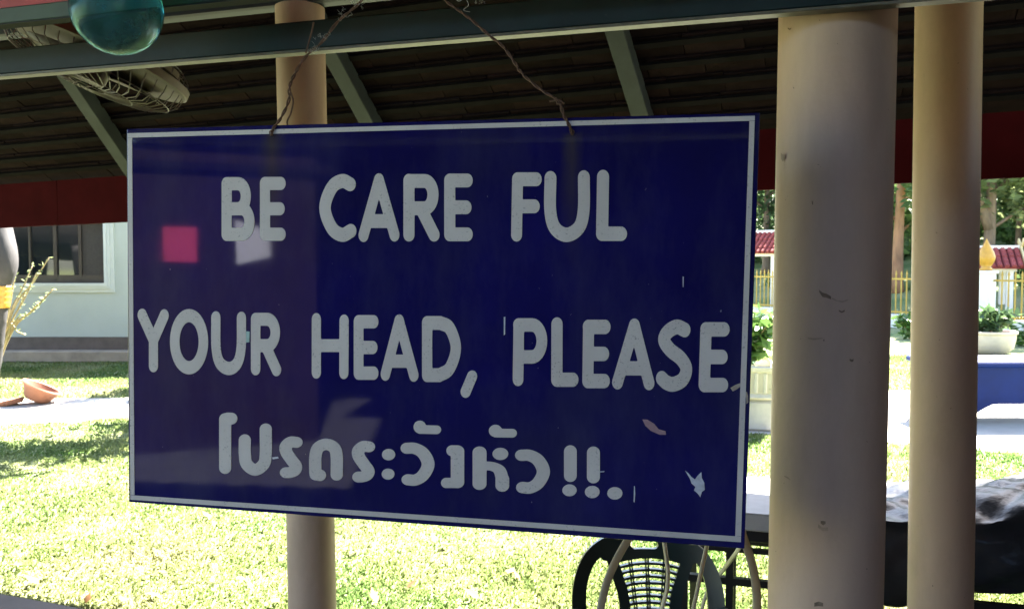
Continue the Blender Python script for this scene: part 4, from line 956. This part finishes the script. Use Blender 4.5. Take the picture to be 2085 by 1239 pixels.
# ---- planters, shrubs, blue table
def bush(name, c, r, h, n, size, mat, label, cat='shrub', seed=3, stems=6):
    t = thing(name, tuple(c), label, cat); rg = random.Random(seed); cs, rs = [], []
    b = MB()
    for k in range(stems):
        w = k * 2.4; e_ = A3(*c) + A3(math.cos(w) * r * .6, math.sin(w) * r * .6, h * rg.uniform(.6, 1)); b.tube(catmull([c, (A3(*c) + e_) / 2 + A3(0, 0, .05), e_], 4), [.014 - .001 * i for i in range(9)], 5)
        for q in (.35, .6, .85, 1.): cs.append(A3(*c) * (1 - q) + e_ * q); rs.append((r * .42, r * .42, h * .18))
    b.build('stems', M['stem'], t); V, Fl = leaves(cs, rs, n, size, seed=seed); np_mesh('foliage', V - np.array(t.location), Fl, mat, t); return t
q = gnd(1530, 878); 
pl_ = thing('fluted_planter', (q[0], q[1], 0), 'square fluted concrete planter on plinth between the sign and the thick column', 'planter', R(-12))
b = MB(); b.box((q[0], q[1] + .25, .16), (.62, .5, .32), (A3(math.cos(R(12)), -math.sin(R(12)), 0), A3(math.sin(R(12)), math.cos(R(12)), 0), ez), bev=.03); b.build('plinth', M['planter'], pl_)
b = MB(); b.lathe([(.34, .324), (.39, .35), (.36, .39), (.4, .6), (.43, .62), (.44, .66), (.38, .665), (.37, .6), (0, .6)], (q[0], q[1] + .25, 0), 4, np.array(Matrix.Rotation(R(-12), 3, 'Z')), sq=True); b.build('basin', M['planter'], pl_)
for k in range(7):
    b = MB(); w = -.27 + .09 * k; cdir = A3(math.cos(R(12)), -math.sin(R(12)), 0); pp = A3(q[0], q[1] + .25, 0) - A3(math.sin(R(12)), math.cos(R(12)), 0) * .262 + cdir * w; b.tube([pp + ez * .4, pp + ez * .6 - A3(math.sin(R(12)), math.cos(R(12)), 0) * .022], .02, 6); b.build('flute', M['planter'], pl_)
bush('planter_shrub', (q[0], q[1] + .25, .6), .4, .62, 520, .075, M['leaf_d'], 'glossy green shrub growing in the fluted planter', seed=11, stems=9)
q = gnd(2012, 720); t = thing('round_pot', (q[0], q[1], 0), 'wide pinkish concrete pot below the lotus post', 'planter')
b = MB(); b.lathe([(.24, 0), (.3, .02), (.42, .12), (.46, .3), (.46, .38), (.49, .4), (.49, .44), (.42, .44), (.4, .36), (0, .36)], (q[0], q[1], 0), 30); smooth_angle(b.build('pot', M['pot'], t), 50)
bush('pot_shrub', (q[0], q[1], .36), .5, .5, 500, .1, M['leaf_b'], 'dark green leafy plant in the pinkish pot', seed=12, stems=8)
for k, (px, py, r, h, lab) in enumerate(((1852, 690, .35, .55, 'bright green shrub at the foot of the low white wall'), (2090, 705, .45, .45, 'low green shrub by the wall past the pinkish pot'), (1562, 668, .5, .4, 'bright low shrub before the far end of the low wall'))):
    c = gnd(px, py); bush('wall_shrub', c, r, h, 380, .085, M['leaf_d'], lab, seed=20 + k)
# blue table: thick apron with an arched lower edge
TY = 9.0; bt0 = at(1915, 730, TY); bt1 = at(2330, 740, TY)
bz1 = at(2000, 736, TY)[2]; L_ = bt1[0] - bt0[0]; dp = .62
bt = thing('blue_table', ((bt0[0] + bt1[0]) / 2, TY + .3, 0), 'bright blue painted concrete table with arched apron on the path', 'table', 0)
b = MB(); b.box(((bt0[0] + bt1[0]) / 2, TY + dp / 2, bz1 - .03), (L_ + .12, dp + .1, .06), bev=.015); b.build('table_top', M['blue'], bt)
n = 24; prof = [(bt0[0], bz1 - .061), (bt1[0], bz1 - .061), (bt1[0], .012), (bt1[0] - .28, .012)] + [(bt1[0] - .3 - (L_ - .6) * i / n, .012 + (bz1 - .46) * min(1, math.sin(math.pi * i / n) * 1.9) ** .6) for i in range(n + 1)] + [(bt0[0] + .28, .012), (bt0[0], .012)]
for y in (TY, TY + dp - .08):
    b = MB(); b.prism([(x, y, z) for x, z in prof], (0, .08, 0)); b.build('arched_apron', M['blue'], bt)

# ---- fallen leaves
dl = MB(); dl.add([(-.04, 0, .0), (-.01, .022, .012), (.045, 0, .02), (-.01, -.022, .006)], [(0, 1, 2, 3)]); do = dl.build('fallen_leaf', M['dry_leaf']); ddat = do.data; bpy.data.objects.remove(do)
rg = random.Random(9)
for k, (x, y) in enumerate(((228, 1104), (270, 1100), (390, 1118), (95, 1172), (64, 1182), (250, 1222), (310, 1212), (180, 1218), (1040, 1165), (1050, 1172), (540, 1072), (720, 1120), (840, 1190), (960, 1210), (470, 1200), (130, 1120), (35, 1150), (330, 1165), (560, 1225), (905, 1108), (760, 1215), (420, 1050))):
    p = gnd(x, y, .03); o = bpy.data.objects.new('fallen_leaf', ddat); COL.objects.link(o); o.location = p; o.rotation_euler = (rg.uniform(-.4, .4), rg.uniform(-.4, .4), rg.uniform(0, 6)); sc = rg.uniform(.7, 1.3); o.scale = (sc, sc, sc)
    tag(o, 'dry brown leaf fallen on the sunny lawn', 'leaf', 'fallen leaves on the lawn')

# ---- grass
def grass():
    rg = np.random.default_rng(3); N = 420000
    Yd = 3.3 + 12.5 * rg.random(N) ** 1.7; X = (rg.random(N) * 2 - 1) * (.66 * Yd + .8)
    k = (X * n20[0] + Yd * n20[1] > 3.16); 
    fx2 = np.array([p[0] for p in far]); fy2 = np.array([p[1] for p in far]); nx2 = np.array([p[0] for p in near]); ny2 = np.array([p[1] for p in near])
    of = np.argsort(fx2); on = np.argsort(nx2); yf_ = np.interp(X, fx2[of], fy2[of]); yn_ = np.interp(X, nx2[on], ny2[on])
    k &= ~((Yd > yn_ + .03 * rg.normal(size=N)) & (Yd < yf_)); k &= ~((Yd > BY - .28) & (X < br_ + .3))
    k &= (rg.random(N) > .12)
    X, Yd = X[k], Yd[k]; N = len(X)
    far_ = Yd / 5.; cl = .5 + .5 * np.sin(X * 2.3 + 1.7 * np.sin(Yd * 1.9)) * np.sin(Yd * 2.9 + 1.3 * np.sin(X * 3.1)); hgt = (.012 + .022 * rg.random(N)) * (.65 + .75 * cl) * (.8 + .25 * far_); w = (.0026 + .0024 * rg.random(N)) * (.75 + .5 * far_)
    a = rg.random(N) * 6.283; ln = .2 + .9 * rg.random(N); la = rg.random(N) * 6.283
    p = np.stack([X, Yd, np.zeros(N)], 1); s = np.stack([np.cos(a) * w, np.sin(a) * w, 0 * a], 1)
    mid = p + np.stack([np.cos(la) * hgt * ln * .35, np.sin(la) * hgt * ln * .35, hgt * .62], 1); tip = p + np.stack([np.cos(la) * hgt * ln * 1.1, np.sin(la) * hgt * ln * 1.1, hgt * (1 - .25 * ln)], 1)
    V = np.stack([p - s, p + s, mid + s * .8, tip, mid - s * .8], 1).reshape(-1, 3)
    return V, np.arange(5 * N).reshape(N, 5)
V, Fg = grass(); tag(np_mesh('grass', V, Fg, M['grass']), 'short sunlit yellow green grass covering the lawn', 'grass', kind='stuff')

# ================================================================== BEHIND THE CAMERA (kiosk mirrored in the sign's gloss, plus added light blockers)
def mirror(px, py, c0, nw):
    """where the reflection seen at this place of the sign meets the vertical plane nw.x = c0"""
    p = sp(px, py); r = p - CAM; r = r - 2 * (r @ sn) * sn; t = (c0 - p @ nw) / (r @ nw); return p + r * t
nw = A3(.72, .69, 0); nw /= np.linalg.norm(nw); c0 = -5.6; hu = A3(nw[1], -nw[0], 0)
k0, k1 = mirror(262, 600, c0, nw), mirror(590, 600, c0, nw); kc = (k0 + k1) / 2; kw = abs((k1 - k0) @ hu) + .5
# open-fronted hall added to block light and darken the sign's reflection
wc = -an * 8.3; blocker_hall = thing('added_back_hall', (wc[0], wc[1], 0), 'added open fronted timber structure that darkens the reflection in the blue sign', 'blocker_hall', -aw_t)
for k in range(44):
    b = MB(); b.box(wc + au * (-6.45 + .3 * k) + ez * 1.67 + an * random.uniform(-.006, .006), (.302, .04, 3.3), (au, an, ez), bev=.004); b.build('plank', M['wood'], blocker_hall)
b = MB(); b.box(-an * 5.7 + au * 2.15 + ez * 3.4, (9.1, 5.8, .08), (au, an, ez)); b.box(-an * 6.35 - au * 4.55 + ez * 3.4, (4.3, 4.5, .08), (au, an, ez)); b.build('roof', M['deck'], blocker_hall)
for u in (-6.2, 6.2): column(blocker_hall, au * u - an * 7.9, .11, .11, 0, 3.35, None)
sw = thing('added_side_wall', tuple(au * 2.0 + an * .7), 'added dark timber wall blocking light from the right of the awning', 'wall', -aw_t)  # unseen wall, added to cut light coming from the right
for k in range(11):
    b = MB(); b.box(au * 2.0 + an * (-.8 + .3 * k) + ez * 1.42 + au * random.uniform(-.006, .006), (.04, .302, 2.78), (au, an, ez), bev=.004); b.build('plank', M['wood2'], sw)
for k in range(17):
    hz_ = 2.06 if k < 8 else 3.3
    b = MB(); b.box(au * 2.0 + an * (2.5 + .3 * k) + ez * (hz_ / 2 + .01) + au * random.uniform(-.006, .006), (.04, .302, hz_), (au, an, ez), bev=.004); b.build('plank', M['wood2'], sw)
kiosk = thing('kiosk', (kc[0], kc[1], 0), 'dark wooden kiosk with tiled awning facing the sign', 'kiosk')
b = MB(); b.box(A3(kc[0], kc[1], 1.35) - nw * .6, (kw, 1.2, 2.7), (hu, nw, ez)); b.build('wall', M['wood'], kiosk)
b = MB(); b.box(A3(kc[0], kc[1], 2.74) - nw * .62, (kw + .3, 1.4, .06), (hu, nw * .97 - ez * .24, ez * .97 + nw * .24)); b.build('awning', M['batten'], kiosk)
def notice(px, mat, name, label):
    b = MB(); q = [mirror(x, y, c0 + .012, nw) for x, y in px]; b.prism(q, nw * -.006); tag(b.build(name, mat), label, 'poster')
notice([(332, 461), (401, 463), (401, 533), (334, 532)], M['pink'], 'pink_poster', 'magenta poster pinned to the dark kiosk wall')
notice([(478, 447), (548, 470), (551, 522), (482, 538)], M['paper'], 'paper_notice', 'white paper notice pinned to the dark kiosk wall')
